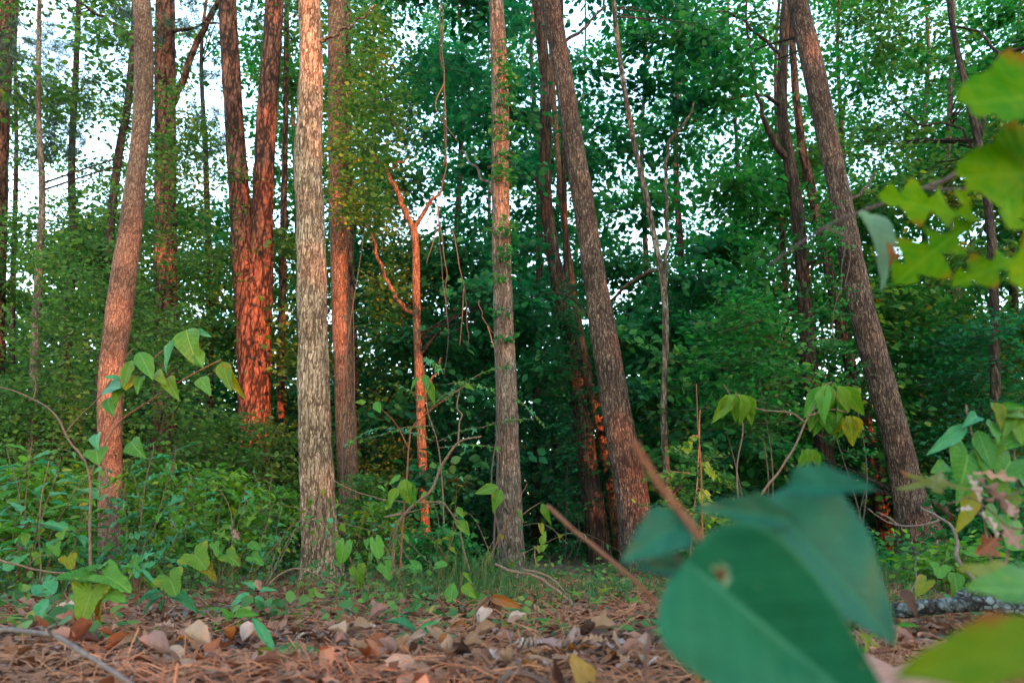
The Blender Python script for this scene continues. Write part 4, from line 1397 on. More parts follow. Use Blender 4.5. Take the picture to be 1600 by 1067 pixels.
r_ = plant_root('dogwood_sapling', 'dogwood with clusters of drooping yellow-green leaves in front of the dark forked trunk', 'sapling', 1180, 880, 3.6)
stempx(r_, [(1160, 905, 3.6), (1182, 790, 3.6), (1215, 740, 3.6), (1245, 690, 3.6), (1262, 652, 3.6), (1290, 605, 3.6), (1300, 597, 3.6)], 5, 2.5, wob=.008)
stempx(r_, [(1258, 660, 3.6), (1235, 645, 3.6), (1185, 639, 3.6), (1150, 616, 3.6)], 3.2, 2, name='branch')
stempx(r_, [(1262, 650, 3.6), (1300, 640, 3.6), (1325, 645, 3.6)], 3, 2, name='branch')
hanging(r_, 1150, 614, 3.6, 7, .135, [M_YELLOW, M_LIME, M_LIME], 1.5)
hanging(r_, 1300, 600, 3.6, 7, .15, [M_LIME, M_GREEN, M_LIME], 1.7)
hanging(r_, 1325, 648, 3.6, 4, .13, [M_LIME, M_YELLOW], .9)
hanging(r_, 1262, 700, 3.6, 3, .11, [M_LIME, M_GREEN], .8)
hanging(r_, 1282, 640, 3.65, 4, .12, [M_GREEN, M_LIME], 1.0)

r_ = plant_root('dogwood_sapling', 'arching dogwood with large drooping green leaves crossing the S-shaped trunk', 'sapling', 140, 900, 4.2)
stempx(r_, [(140, 912, 4.2), (141, 830, 4.2), (139, 735, 4.2), (110, 690, 4.2), (84, 645, 4.2), (40, 617, 4.2), (-10, 602, 4.2)], 5, 2, TWIG, wob=.006)
stempx(r_, [(140, 742, 4.2), (158, 705, 4.2), (185, 660, 4.2), (240, 622, 4.2), (300, 585, 4.1), (345, 562, 4.1)], 3.2, 1.6, name='branch')
stempx(r_, [(100, 678, 4.2), (125, 650, 4.2), (155, 620, 4.1), (195, 560, 4.1), (208, 545, 4.1)], 2.6, 1.4, name='branch')
stempx(r_, [(52, 625, 4.2), (56, 600, 4.2), (46, 582, 4.2)], 1.8, 1.0, name='branch')
stempx(r_, [(195, 610, 4.1), (240, 560, 4.1), (285, 525, 4.1)], 2.2, 1.2, name='branch')
for (bx, by, tx, ty, wr, mt) in [(291, 515, 300, 561, .68, M_GREEN), (279, 530, 246, 565, .42, M_TEAL), (217, 550, 238, 590, .45, M_GREEN), (206, 562, 190, 606, .4, M_LIME),
                                 (192, 592, 162, 588, .42, M_TEAL), (196, 600, 170, 640, .35, M_GREEN), (205, 585, 196, 608, .6, M_YELLOW), (165, 606, 186, 604, .8, M_BLUE),
                                 (166, 622, 176, 648, .4, M_GREEN), (347, 565, 358, 606, .42, M_LIME), (342, 570, 370, 605, .36, M_YELLOW), (312, 590, 326, 612, .5, M_GREEN),
                                 (262, 590, 272, 616, .5, M_LIME), (222, 588, 212, 606, .5, M_GREEN), (305, 520, 326, 522, .3, M_TEAL), (310, 545, 316, 572, .35, M_GREEN),
                                 (240, 585, 255, 592, .5, M_LIME), (150, 700, 152, 720, .9, M_GREEN), (205, 690, 212, 705, .8, M_GREEN), (153, 678, 143, 690, .7, M_TEAL)]:
    leafpx(r_, 'ovate', (bx, by, 4.1), (tx, ty, 4.0), wr, mt, (rnd.uniform(-.3, .3), -1, .4))

r_ = plant_root('dogwood_sapling', 'thin-stemmed sapling with a few large hanging leaves in front of the crooked orange tree', 'sapling', 625, 920, 5.4)
stempx(r_, [(622, 935, 5.4), (627, 860, 5.4), (634, 760, 5.4), (640, 690, 5.4), (646, 665, 5.4), (700, 620, 5.3), (726, 603, 5.3)], 4, 1.8, TWIG_RED, wob=.008)
stempx(r_, [(638, 700, 5.4), (622, 668, 5.4), (606, 648, 5.3), (580, 628, 5.3)], 2.4, 1.3, TWIG_RED, name='branch')
stempx(r_, [(630, 800, 5.4), (600, 808, 5.3), (640, 800, 5.3), (690, 785, 5.2)], 2.4, 1.3, name='branch')
for (bx, by, tx, ty, wr, mt) in [(632, 748, 634, 784, .7, M_LIME), (622, 762, 605, 790, .55, M_LIME), (626, 742, 608, 756, .4, M_GREEN), (640, 752, 647, 786, .45, M_GREEN),
                                 (572, 628, 555, 628, .5, M_LIME), (586, 628, 594, 644, .65, M_GREEN), (668, 597, 679, 628, .4, M_LIME), (655, 590, 640, 604, .4, M_GREEN),
                                 (726, 603, 738, 604, .5, M_LIME), (664, 585, 668, 608, .5, M_GREEN)]:
    leafpx(r_, 'ovate', (bx, by, 5.3), (tx, ty, 5.25), wr, mt, (rnd.uniform(-.3, .3), -1, .3))
r_ = plant_root('dogwood_sapling', 'leaning pale stem rising right among the brambles before the middle trunk', 'sapling', 610, 920, 5.8)
stempx(r_, [(612, 925, 5.8), (618, 830, 5.8), (640, 795, 5.8), (672, 768, 5.8), (692, 725, 5.8), (718, 690, 5.8), (752, 682, 5.8)], 7, 3, TWIG, wob=.008)
stempx(r_, [(716, 690, 5.8), (718, 660, 5.8), (722, 648, 5.8), (714, 636, 5.8), (718, 610, 5.8)], 3, 1.5, TWIG, name='branch')
r_ = plant_root('dogwood_sapling', 'twig with three pale yellow-green leaves crossing the middle flecked trunk', 'sapling', 740, 920, 5.6)
stempx(r_, [(745, 925, 5.6), (757, 890, 5.6), (782, 835, 5.6), (800, 805, 5.6), (824, 755, 5.6)], 2.6, 1.2, TWIG_RED, wob=.006)
stempx(r_, [(806, 812, 5.6), (828, 795, 5.6), (846, 784, 5.6)], 1.8, 1.0, TWIG, name='branch')
stempx(r_, [(796, 800, 5.6), (786, 780, 5.6), (782, 762, 5.6)], 1.6, 1.0, TWIG, name='branch')
for (bx, by, tx, ty, wr, mt) in [(778, 760, 742, 770, .5, M_LIME), (783, 765, 770, 795, .6, M_LIME), (847, 786, 858, 816, .42, M_LIME), (806, 795, 820, 815, .2, M_LIME)]:
    leafpx(r_, 'ovate', (bx, by, 5.6), (tx, ty, 5.55), wr, mt, (rnd.uniform(-.3, .3), -1, .3))
for lab, px, py, Y, pix, lv in [
    ('bare crooked bramble arching in front of the orange tree foot', 715, 925, 5.5, [(735, 895, 5.5), (720, 840, 5.5), (716, 818, 5.5), (700, 795, 5.5), (690, 785, 5.5), (650, 785, 5.5), (590, 778, 5.5), (540, 762, 5.5), (520, 750, 5.5)], [(714, 792, 724, 808), (717, 812, 734, 836)]),
    ('thin red sapling stem standing right of the slim mottled trunk', 1098, 880, 6.0, [(1100, 885, 6), (1096, 760, 6), (1090, 660, 6), (1088, 600, 6)], []),
    ('small leafy stem with budding twig beside the middle trunk foot', 838, 905, 5.6, [(838, 908, 5.6), (838, 880, 5.6), (834, 852, 5.6)], [(845, 850, 852, 832), (842, 860, 856, 850), (838, 875, 848, 868)]),
    ('looped vine stem rising in the dark right of the big leaves', 1130, 880, 7.0, [(1160, 880, 7), (1152, 740, 7), (1160, 660, 7), (1130, 600, 7)], []),
    ('slender twig leaning in front of the shrub at the left edge', 60, 905, 4.6, [(62, 910, 4.6), (64, 790, 4.6), (76, 720, 4.6)], []),
]:
    r_ = plant_root('bramble', lab, 'bramble', px, py, Y)
    stempx(r_, pix, 3.2, 1.4, TWIG_RED if 'red' in lab else TWIG, wob=.01)
    for (bx, by, tx, ty) in lv:
        leafpx(r_, 'ovate', (bx, by, Y), (tx, ty, Y - .03), .6, M_LIME, (0, -1, .3))

# ---- tangled brambles with scattered small leaves
for lab, x0, x1, Y, top, n, leafy in [
    ('tangle of thin brambles and mixed small leaves at the left edge', -10, 120, 5.2, 690, 10, 7),
    ('tangle of thin brambles climbing round the foot of the S-shaped trunk', 130, 300, 5.6, 700, 13, 7),
    ('tangle of brambles with yellow-green leaves left of the pale trunk', 330, 450, 5.4, 720, 11, 7),
    ('tangle of arching brambles between the pale trunk and the crooked orange tree', 530, 690, 5.6, 740, 14, 6),
    ('sparse brambles between the orange tree and the middle trunk', 690, 780, 5.8, 800, 6, 5),
    ('brambles with small leaves left of the foot of the wide right-hand trunk', 1340, 1400, 6.4, 800, 4, 6)]:
    r_ = plant_root('bramble', lab, 'bramble', (x0 + x1) / 2, 915, Y)
    for k in range(n):
        bx = rnd.uniform(x0, x1)
        yy = Y + rnd.uniform(-.5, .5)
        b = P(bx, 905, yy)
        b.z = gz(b.x, b.y)
        tx = bx + rnd.gauss(0, 60)
        e = P(tx, rnd.uniform(top, 840), yy + rnd.uniform(-.3, .3))
        m = b.lerp(e, .55) + Vector((rnd.uniform(-.1, .1), 0, .12))
        leafy_branch(r_, [b, m, e, e + Vector(((e.x - b.x) * .4, rnd.uniform(-.1, .1), -rnd.uniform(.02, .16)))], rnd.uniform(.0025, .0045), .0012, leafy, .062, rnd.choice(['ovate', 'ovate', 'heart']), [M_GREEN, M_LIME, M_GREEN, M_TEAL, M_YELLOW], .62, start=.2, hang=.3, stem_mat=rnd.choice([TWIG, TWIG_RED, TWIG]), wob=.03, name='cane')

# ---- hanging bare vines
for lab, pix, Y in [
    ('long bare vine hanging from the canopy in front of the sky gap', [(690, -60, 9), (692, 60, 9), (694, 130, 9), (697, 200, 9), (697, 260, 9), (690, 300, 9), (684, 340, 9), (690, 420, 9), (698, 480, 9), (700, 540, 9), (694, 592, 9)], 9),
    ('thin pale vine hanging beside the long bare vine', [(706, 360, 9.4), (715, 400, 9.4), (724, 450, 9.4), (728, 500, 9.4), (731, 538, 9.4)], 9.4),
    ('short hooked vine above the long bare vine end', [(660, 330, 9.8), (672, 320, 9.8), (684, 322, 9.8), (690, 380, 9.8), (697, 430, 9.8), (696, 500, 9.8)], 9.8),
    ('thin vine curling down the thick right-hand leaning trunk', [(1298, 250, 8.4), (1306, 300, 8.4), (1322, 360, 8.4), (1316, 420, 8.4), (1302, 500, 8.4), (1304, 530, 8.4)], 8.4),
    ('thin bent vine left of the flecked middle trunk', [(748, 470, 9), (752, 490, 9), (762, 510, 9), (774, 522, 9)], 9),
]:
    p = P(*pix[0])
    r_ = thing('vine', lab, 'vine', p)
    stempx(r_, pix, 2.1, 1.0, TWIG_DARK, wob=.03)
    for k in range(1):
        q = pix[min(len(pix) - 2, 2 + k)]
        stempx(r_, [q, (q[0] + rnd.uniform(-14, 14), q[1] + 40, q[2]), (q[0] + rnd.uniform(-24, 24), q[1] + 90, q[2])], 1.6, .8, TWIG, name='tendril')



# ------------------------------------------------------------------ forest floor: litter, needles, grass, low leaves
def floor_points(n, y0, y1, half=.75, pw=1.0):
    y = y0 + (y1 - y0) * rng.uniform(0, 1, n) ** pw
    x = rng.uniform(-1, 1, n) * (y * half + .3)
    z = np.array([gz(a, b) for a, b in zip(x, y)])
    return np.stack([x, y, z], -1)


def litter():
    for nm, stops, n, tv, tf, sz in [
        ('leaf_litter', [(0.0, (0.037, 0.017, 0.010)), (0.3, (0.115, 0.050, 0.028)), (0.55, (0.188, 0.095, 0.059)), (0.8, (0.219, 0.116, 0.077)), (0.95, (0.261, 0.179, 0.135)), (1.0, (0.157, 0.025, 0.010))], 26000, None, None, .046)]:
        m = mass_leaf('litter', stops, transl=.12, clump=3.0, rough=.65)
        c = floor_points(n, 1.3, 9.5, .78, 1.5)
        Vs, Fs, off = [], [], 0
        for V0 in (np.array([[0, 0, 0], [.25, .3, .12], [.7, .22, .02], [1, 0, .16], [.7, -.25, .14], [.3, -.3, -.02]]),
                   np.array([[0, 0, .05], [.3, .22, -.03], [.6, .34, .16], [1, 0, .0], [.62, -.22, -.04], [.3, -.34, .18]]),
                   np.array([[0, 0, 0], [.2, .16, .2], [.65, .2, .26], [1, 0, .1], [.65, -.2, .24], [.2, -.18, .15]])):
            k = rng.permutation(n)[: n // 3]
            cc = c[k] + np.stack([np.zeros(len(k)), np.zeros(len(k)), rng.uniform(.0, .035, len(k))], -1)
            d = rng.normal(0, 1, (len(k), 3)) * np.array([1, 1, .22])
            nn = np.array([0, 0, 1.0]) + rng.normal(0, .45, (len(k), 3))
            V, F = leaf_cloud(cc, d, nn, sz * rng.uniform(.5, 1.5, len(k)), rng.uniform(.6, 1.2, len(k)), V0, OV_F)
            Vs.append(V)
            Fs.append(F + off)
            off += len(V)
        tag(put(nm, mk(nm, np.vstack(Vs), np.vstack(Fs)), m), None, None, kind='stuff')
    # fallen pine needles
    n = 30000
    c = floor_points(n, 1.4, 8, .78, 1.2)
    c = c[np.array([mn.noise(Vector((a * 1.6, b * 1.3, 7.0))) for a, b in zip(c[:, 0], c[:, 1])]) > rng.uniform(-.35, .3, n)]
    n = len(c)
    c[:, 2] += rng.uniform(.01, .05, n)
    d = unit(rng.normal(0, 1, (n, 3)) * np.array([1, 1, .22]))
    s = unit(np.cross(d, np.array([0, -.4, 1.0]) + rng.normal(0, .3, (n, 3))))
    ln = rng.uniform(.08, .19, n)[:, None]
    bow = np.array([0, 0, 1.0]) * rng.uniform(-.008, .02, n)[:, None]
    w = .0016
    a, b, e = c - d * ln / 2, c + bow, c + d * ln / 2
    V = np.stack([a - s * w, a + s * w, b - s * w, b + s * w, e - s * w * .4, e + s * w * .4], 1).reshape(-1, 3)
    F = (np.array([[0, 1, 3, 2], [2, 3, 5, 4]])[None] + (np.arange(n) * 6)[:, None, None]).reshape(-1, 4)
    m = mass_leaf('needle_litter', [(0, (0.126, 0.048, 0.024)), (.5, (0.236, 0.095, 0.045)), (1, (0.362, 0.176, 0.090))], transl=.05, rough=.6)
    tag(put('pine_needles', mk('pine_needles', V, F, smooth=False), m), None, None, kind='stuff')


litter()


def grass():
    spots = [(735, 905, 5.6, .4, 300, .30), (650, 900, 5.8, .7, 300, .18), (900, 925, 4.6, .9, 460, .11), (980, 915, 5.0, .6, 340, .11), (700, 935, 4.6, .7, 300, .2), (1390, 895, 6.2, 1.0, 500, .16), (1530, 905, 5.6, .9, 420, .24), (30, 900, 5.0, .6, 260, .26), (1080, 900, 6.0, .7, 320, .12), (880, 890, 7.0, .8, 200, .10), (250, 905, 5.5, .9, 300, .2), (1350, 920, 4.2, .6, 240, .14)]
    Vs, n_all = [], 0
    for (px, py, Y, sp, n, h) in spots:
        b = P(px, py, Y)
        x = b.x + rng.normal(0, sp * .5, n)
        y = Y + rng.normal(0, sp * .5, n)
        z = np.array([gz(a, c) for a, c in zip(x, y)])
        hh = h * rng.uniform(.5, 1.25, n)
        th = rng.uniform(0, 2 * np.pi, n)
        ln = np.stack([np.cos(th), np.sin(th), 0 * th], -1) * (hh * rng.uniform(.15, .9, n))[:, None]
        s = np.stack([-np.sin(th), np.cos(th), 0 * th], -1) * .0028
        p0 = np.stack([x, y, z - .01], -1)
        p1 = p0 + ln * .3 + np.array([0, 0, 1.0]) * (hh * .65)[:, None]
        p2 = p0 + ln + np.array([0, 0, 1.0]) * (hh * .85)[:, None]
        Vs.append(np.stack([p0 - s, p0 + s, p1 - s, p1 + s, p2 - s * .2, p2 + s * .2], 1).reshape(-1, 3))
        n_all += n
    F = (np.array([[0, 1, 3, 2], [2, 3, 5, 4]])[None] + (np.arange(n_all) * 6)[:, None, None]).reshape(-1, 4)
    m = mass_leaf('grass', [(0, (0.02, 0.065, 0.02)), (.7, (0.045, 0.11, 0.03)), (1, (0.15, 0.14, 0.06))], transl=.35)
    tag(put('grass', mk('grass', np.vstack(Vs), F, smooth=False), m), None, None, kind='stuff')


grass()


def ground_cover():
    # small ivy-like leaves close to the ground, thicker on the two flanks of the clearing
    n = 11000
    c = floor_points(n, 2.7, 10.5, .8)
    px = c[:, 0] / c[:, 1]
    dn = np.array([mn.noise(Vector((a * 1.1, b * .9, 2.0))) for a, b in zip(c[:, 0], c[:, 1])])
    keep = dn > np.where(c[:, 1] < 4.3, np.where(px < .05, -.14, -.02), np.where(px < -.12, -.45, np.where(px < .12, -.1, -.25)))
    c = c[keep]
    n = len(c)
    c[:, 2] += np.abs(rng.normal(0, .10, n)) * np.clip((c[:, 1] - 3) / 3, .25, 1.3) * np.where(c[:, 0] / c[:, 1] < -.1, 1.5, .45) + .02
    V, F = leaf_cloud(c, rng.normal(0, 1, (n, 3)) * np.array([1, 1, .35]), np.array([0, -.35, 1.0]) + rng.normal(0, .45, (n, 3)), rng.uniform(.025, .075, n), rng.uniform(.9, 1.4, n), OV_V, OV_F)
    m = mass_leaf('low_leaves', [(0, (0.022, 0.085, 0.035)), (.5, (0.05, 0.135, 0.035)), (.85, (0.12, 0.2, 0.04)), (1, (0.30, 0.22, 0.05))], transl=.35, clump=2.0)
    tag(put('ground_cover', mk('ground_cover', V, F), m), None, None, kind='stuff')


ground_cover()

# ------------------------------------------------------------------ seedlings on the clearing's edge (leaves one by one)
def seedling(name, label, cat, px, py, Y, leaves, h=.05, stem_mat=None, group=None):
    """leaves: (shape, base px, py, tip px, py, width ratio, material[, dY tip])"""
    b = P(px, py, Y)
    b = Vector((b.x, b.y, gz(b.x, b.y)))
    root = thing(name, label, cat, b, group)
    for lf in leaves:
        sh, bx, by, tx, ty, wr, mt = lf[:7]
        dy = lf[7] if len(lf) > 7 else -.03
        p0 = P(bx, by, Y)
        d0 = .55 * (b - p0).length
        stem_part(root, [b - Vector((0, 0, .01)), b.lerp(p0, .5) + Vector((0, 0, .015)), p0], .0022, .0012, stem_mat or TWIG_RED, wob=0, n=7, seg=5)
        if mt is M_LIME and rnd.random() < .45:
            mt = rnd.choice([M_GREEN, M_GREEN, M_YELLOW])
        if sh == 'heart' and rnd.random() < .5:
            sh = 'grape'
        leafpx(root, sh, (bx, by, Y), (tx + rnd.uniform(-4, 4), ty, Y + dy + rnd.uniform(-.03, .03)), wr * rnd.uniform(.8, 1.1), mt, (rnd.uniform(-.6, .6), -.75, rnd.uniform(.4, 1.1)))
    return root


seedling('grape_vine', 'low grape vine with large toothed lime and yellow leaves in the left corner', 'vine', 150, 985, 2.9,
         [('grape', 136, 905, 92, 893, .9, M_LIME), ('grape', 148, 912, 128, 962, 1.0, M_LIME, -.06), ('grape', 156, 896, 198, 912, .8, M_LIME), ('grape', 160, 925, 146, 978, .9, M_YELLOW, .02),
          ('grape', 150, 890, 166, 868, .9, M_LIME, .05), ('heart', 160, 922, 196, 938, .55, M_GREEN), ('ovate', 76, 935, 45, 972, .8, M_TEAL), ('ovate', 100, 945, 130, 968, .5, M_TEAL)])
seedling('grape_vine', 'upright stem holding one round lime leaf right of the grape vine', 'vine', 262, 975, 3.3, [('grape', 262, 896, 278, 928, 1.0, M_LIME), ('ovate', 258, 975, 222, 996, .5, M_GREEN), ('ovate', 170, 975, 122, 982, .4, M_GREEN)])
seedling('grape_vine', 'sprawling vine with rounded yellow-green leaves left of the pale trunk foot', 'vine', 330, 925, 4.6,
         [('grape', 300, 862, 318, 885, 1.2, M_LIME), ('heart', 352, 866, 372, 878, 1.0, M_LIME), ('heart', 392, 868, 412, 880, .9, M_LIME), ('grape', 318, 885, 338, 900, 1., M_YELLOW), ('heart', 390, 850, 404, 856, .7, M_GREEN), ('heart', 335, 848, 340, 868, .6, M_GREEN)])
seedling('oak_seedling', 'green lobed seedling with maple-like leaves behind the round lime leaf', 'seedling', 215, 935, 4.2, [('maple', 205, 880, 240, 895, 1., M_TEAL), ('maple', 215, 872, 200, 900, .9, M_GREEN), ('maple', 225, 870, 242, 862, .9, M_TEAL)])
seedling('oak_seedling', 'seedling with narrow blue-teal leaves fanned over the litter left of the bright lance-leaved one', 'seedling', 255, 960, 3.5,
         [('lance', 252, 925, 202, 934, .26, M_BLUE), ('lance', 256, 930, 215, 950, .3, M_BLUE), ('lance', 262, 932, 305, 945, .28, M_BLUE), ('lance', 262, 930, 300, 930, .3, M_TEAL), ('lance', 258, 925, 275, 910, .3, M_TEAL), ('lance', 255, 935, 245, 955, .35, M_BLUE)])
seedling('oak_seedling', 'slim seedling with drooping bright green lance leaves at bottom left of centre', 'seedling', 432, 1055, 2.35,
         [('lance', 430, 1018, 394, 962, .2, M_TEAL, .05), ('lance', 434, 1020, 488, 1010, .28, M_TEAL), ('lance', 432, 1022, 462, 1066, .3, M_TEAL, -.08), ('lance', 428, 1020, 388, 1022, .3, M_GREEN)], stem_mat=TWIG_DARK)
seedling('oak_seedling', 'bright green seedling with pointed leaves in front of the pale trunk', 'seedling', 380, 1000, 3.1,
         [('ovate', 355, 985, 312, 988, .4, M_GREEN), ('ovate', 370, 975, 390, 982, .5, M_LIME), ('ovate', 372, 985, 400, 1000, .4, M_GREEN), ('heart', 360, 965, 350, 950, .9, M_LIME), ('ovate', 368, 962, 395, 955, .5, M_GREEN)])
seedling('oak_seedling', 'blue-green broad-leaved seedling just in front of the pale trunk foot', 'seedling', 412, 965, 3.9,
         [('ovate', 390, 925, 362, 945, .45, M_TEAL), ('ovate', 400, 930, 416, 958, .45, M_TEAL), ('ovate', 420, 935, 440, 962, .5, M_TEAL), ('ovate', 398, 922, 380, 905, .5, M_TEAL), ('ovate', 405, 925, 430, 915, .4, M_TEAL), ('ovate', 388, 940, 405, 938, .5, M_GREEN)])
seedling('oak_seedling', 'dark teal long-leaved seedling on the litter left of the drooping dead leaves', 'seedling', 652, 1030, 2.6,
         [('lance', 650, 988, 594, 953, .22, M_BLUE, .04), ('lance', 655, 988, 718, 992, .22, M_BLUE), ('lance', 646, 990, 596, 1015, .22, M_BLUE), ('lance', 650, 992, 668, 1034, .3, M_BLUE, -.08), ('lance', 640, 990, 650, 1030, .25, M_TEAL, -.04), ('lance', 676, 1030, 712, 1047, .3, M_BLUE), ('lance', 655, 985, 682, 968, .25, M_TEAL)], stem_mat=TWIG_DARK)
seedling('grape_vine', 'lime heart-shaped leaves trailing right of the pale trunk foot', 'vine', 560, 950, 4.6,
         [('heart', 556, 885, 562, 916, 1., M_LIME), ('heart', 540, 845, 535, 875, .9, M_GREEN), ('heart', 585, 840, 592, 872, .9, M_LIME), ('heart', 600, 880, 610, 905, .9, M_GREEN), ('heart', 480, 928, 495, 948, 1., M_LIME), ('ovate', 500, 945, 496, 968, .5, M_YELLOW), ('heart', 640, 880, 660, 890, .9, M_GREEN)])
seedling('grape_vine', 'two large drooping mid green leaves left of the grass tuft by the middle trunk', 'vine', 715, 960, 4.0,
         [('ovate', 708, 910, 704, 952, .6, M_GREEN), ('ovate', 722, 915, 742, 930, .6, M_LIME), ('grape', 742, 925, 736, 952, .9, M_GREEN), ('ovate', 722, 895, 735, 905, .5, M_LIME), ('heart', 680, 885, 700, 880, .9, M_GREEN)])
seedling('maple_seedling', 'small seedling with lobed green and yellow leaves beside the dark upright twig', 'seedling', 868, 1022, 3.0,
         [('maple', 852, 968, 862, 992, .9, M_GREEN), ('maple', 868, 970, 884, 982, .8, M_GREEN), ('heart', 872, 998, 880, 1012, .9, M_TEAL), ('ovate', 885, 1002, 900, 1010, .7, M_TEAL), ('maple', 900, 985, 906, 1006, .7, M_YELLOW), ('heart', 866, 1000, 880, 1010, .8, M_TEAL), ('ovate', 886, 1020, 902, 1030, .6, M_BLUE), ('ovate', 862, 1022, 845, 1015, .5, M_TEAL)])
seedling('maple_seedling', 'spreading patch of green lobed seedlings between the arching dead twig and the big leaves', 'seedling', 930, 980, 3.8,
         [('maple', 925, 940, 950, 938, .7, M_GREEN), ('maple', 930, 958, 960, 958, .7, M_TEAL), ('maple', 900, 955, 915, 972, .8, M_GREEN), ('maple', 965, 965, 990, 958, .6, M_TEAL), ('maple', 960, 985, 985, 990, .6, M_TEAL), ('maple', 940, 925, 955, 915, .8, M_LIME), ('maple', 985, 940, 1005, 935, .7, M_GREEN), ('maple', 975, 995, 1000, 1000, .6, M_TEAL), ('maple', 905, 930, 890, 920, .7, M_GREEN), ('maple', 940, 1000, 925, 990, .6, M_TEAL)])
seedling('maple_seedling', 'green seedlings at the bottom between the big leaves and the right corner', 'seedling', 1370, 1040, 1.9,
         [('heart', 1372, 1046, 1388, 1064, .9, M_TEAL), ('maple', 1350, 990, 1362, 1012, .9, M_YELLOW), ('maple', 1375, 985, 1400, 995, .8, M_YELLOW), ('maple', 1345, 1010, 1335, 1030, .8, M_LIME), ('ovate', 1400, 978, 1440, 975, .3, M_GREEN)])
seedling('greenbrier', 'round and arrow-shaped green leaves over the lichen-covered log', 'vine', 1480, 935, 3.2,
         [('heart', 1470, 882, 1470, 902, 1.1, M_GREEN), ('ovate', 1490, 893, 1500, 925, .8, M_LIME), ('ovate', 1485, 910, 1494, 935, .6, M_GREEN), ('heart', 1450, 905, 1435, 915, .8, M_YELLOW), ('heart', 1475, 930, 1490, 936, .6, M_TEAL), ('heart', 1510, 860, 1525, 866, .8, M_GREEN)])
seedling('greenbrier', 'small heart leaves on a thin stem left of the dogwood at the left edge', 'vine', 60, 915, 4.4,
         [('heart', 60, 862, 62, 880, .9, M_LIME), ('heart', 85, 850, 88, 866, .9, M_GREEN), ('heart', 96, 830, 95, 842, 1., M_LIME), ('grape', 105, 868, 112, 888, 1.1, M_YELLOW), ('heart', 40, 835, 38, 850, .7, M_LIME), ('heart', 62, 910, 84, 925, .9, M_TEAL)])

# wilted brown leaves drooping from a broken sprig
r_ = plant_root('wilted_sprig', 'sprig of long wilted brown leaves drooping onto the litter left of the pine cone', 'dead sprig', 765, 960, 3.4)
stempx(r_, [(764, 985, 3.4), (765, 950, 3.4), (766, 928, 3.4)], 3, 2, TWIG)
for (tx, ty, wr, mt) in [(736, 972, .24, 'tan'), (752, 980, .26, 'pinkish'), (768, 978, .24, 'rust brown'), (784, 976, .24, 'pinkish'), (800, 986, .22, 'tan'), (814, 948, .3, 'orange'), (742, 958, .2, 'tan')]:
    leafpx(r_, 'dead_lance', (766, 934, 3.4), (tx, ty, 3.34), wr, DEAD[mt], (rnd.uniform(-.5, .5), -1, .3), variant=rnd.choice([0, 2]))

# ------------------------------------------------------------------ pine cones
def pine_cone(label, px, py, Y, length, ang):
    p = P(px, py, Y)
    root = thing('pine_cone', label, 'pine cone', (p.x, p.y, gz(p.x, p.y) + length * .27), 'open pine cones lying on the litter')
    root.rotation_euler = (0, R(82), R(ang))
    dk = plain('cone_core', (0.04, 0.025, 0.02), (0.09, 0.055, 0.04), 80)
    lt = plain('cone_scale', (0.16, 0.10, 0.07), (0.46, 0.36, 0.30), 70, per_island=True)
    z = np.linspace(-.5, .5, 9)
    V, F = tube(np.stack([0 * z, 0 * z, z * length], -1), length * .14 * np.sqrt(np.clip(1 - (2 * z) ** 2 * .85, .02, 1)), 10)
    put('core', mk('core', V, F), dk, root)
    n = 64
    k = np.arange(n)
    th = k * 2.39996
    f = (k + .5) / n
    zc = (f - .5) * length * .95
    rad = length * .29 * np.sin(np.pi * (f * .86 + .1)) ** .7
    Vs, Fs = [], []
    for i in range(n):
        o = np.array([math.cos(th[i]), math.sin(th[i]), .42])
        o /= np.linalg.norm(o)
        s = np.array([-math.sin(th[i]), math.cos(th[i]), 0])
        u = np.cross(o, s)
        c = np.array([0, 0, zc[i] - rad[i] * .25])
        w = length * .085
        r0, r1 = rad[i] * .3, rad[i]
        t = length * .022
        pts = [c + o * r0 - s * w * .4, c + o * r0 + s * w * .4, c + o * r1 * .85 + s * w, c + o * r1 + s * w * .25, c + o * r1 - s * w * .25, c + o * r1 * .85 - s * w]
        top = [q - u * t for q in pts]
        tip = c + o * r1 * 1.08
        b = i * 13
        Vs += pts + top + [tip]
        Fs += [[b + 0, b + 5, b + 2], [b + 0, b + 2, b + 1], [b + 5, b + 4, b + 2], [b + 4, b + 3, b + 2],
               [b + 6, b + 8, b + 11], [b + 6, b + 7, b + 8], [b + 11, b + 8, b + 10], [b + 10, b + 8, b + 9],
               [b + 3, b + 4, b + 12], [b + 9, b + 12, b + 10], [b + 4, b + 10, b + 12], [b + 3, b + 12, b + 9],
               [b + 1, b + 2, b + 8], [b + 1, b + 8, b + 7], [b + 0, b + 11, b + 5], [b + 0, b + 6, b + 11],
               [b + 2, b + 3, b + 9], [b + 2, b + 9, b + 8], [b + 5, b + 10, b + 4], [b + 5, b + 11, b + 10]]
    o = put('scales', mk('scales', np.array(Vs), np.array(Fs), smooth=False), lt, root)
    o['kind'] = 'stuff'


pine_cone('open pine cone lying behind the large pale upturned leaf', 822, 1026, 2.42, .105, 8)
pine_cone('open pine cone half buried right of the drooping lance leaves', 474, 1034, 2.35, .085, 60)
pine_cone('open pine cone farther back, above the half-buried cone', 478, 1006, 2.75, .085, -20)
pine_cone('dark pine cone in the litter left of the slim lance-leaved seedling', 330, 1014, 2.65, .08, 15)

# ------------------------------------------------------------------ fallen wood
def stick(name, label, pix, w0, w1, mat, cat='stick', twigs=(), wob=.008, seg=9):
    p = P(*pix[0])
    r = thing(name, label, cat, (p.x, p.y, p.z))
    stempx(r, pix, w0, w1, mat, name='stem', wob=wob, seg=seg)
    for tw in twigs:
        stempx(r, tw, w1 * .9, w1 * .4, mat, name='twig', wob=wob * .5)
    return r


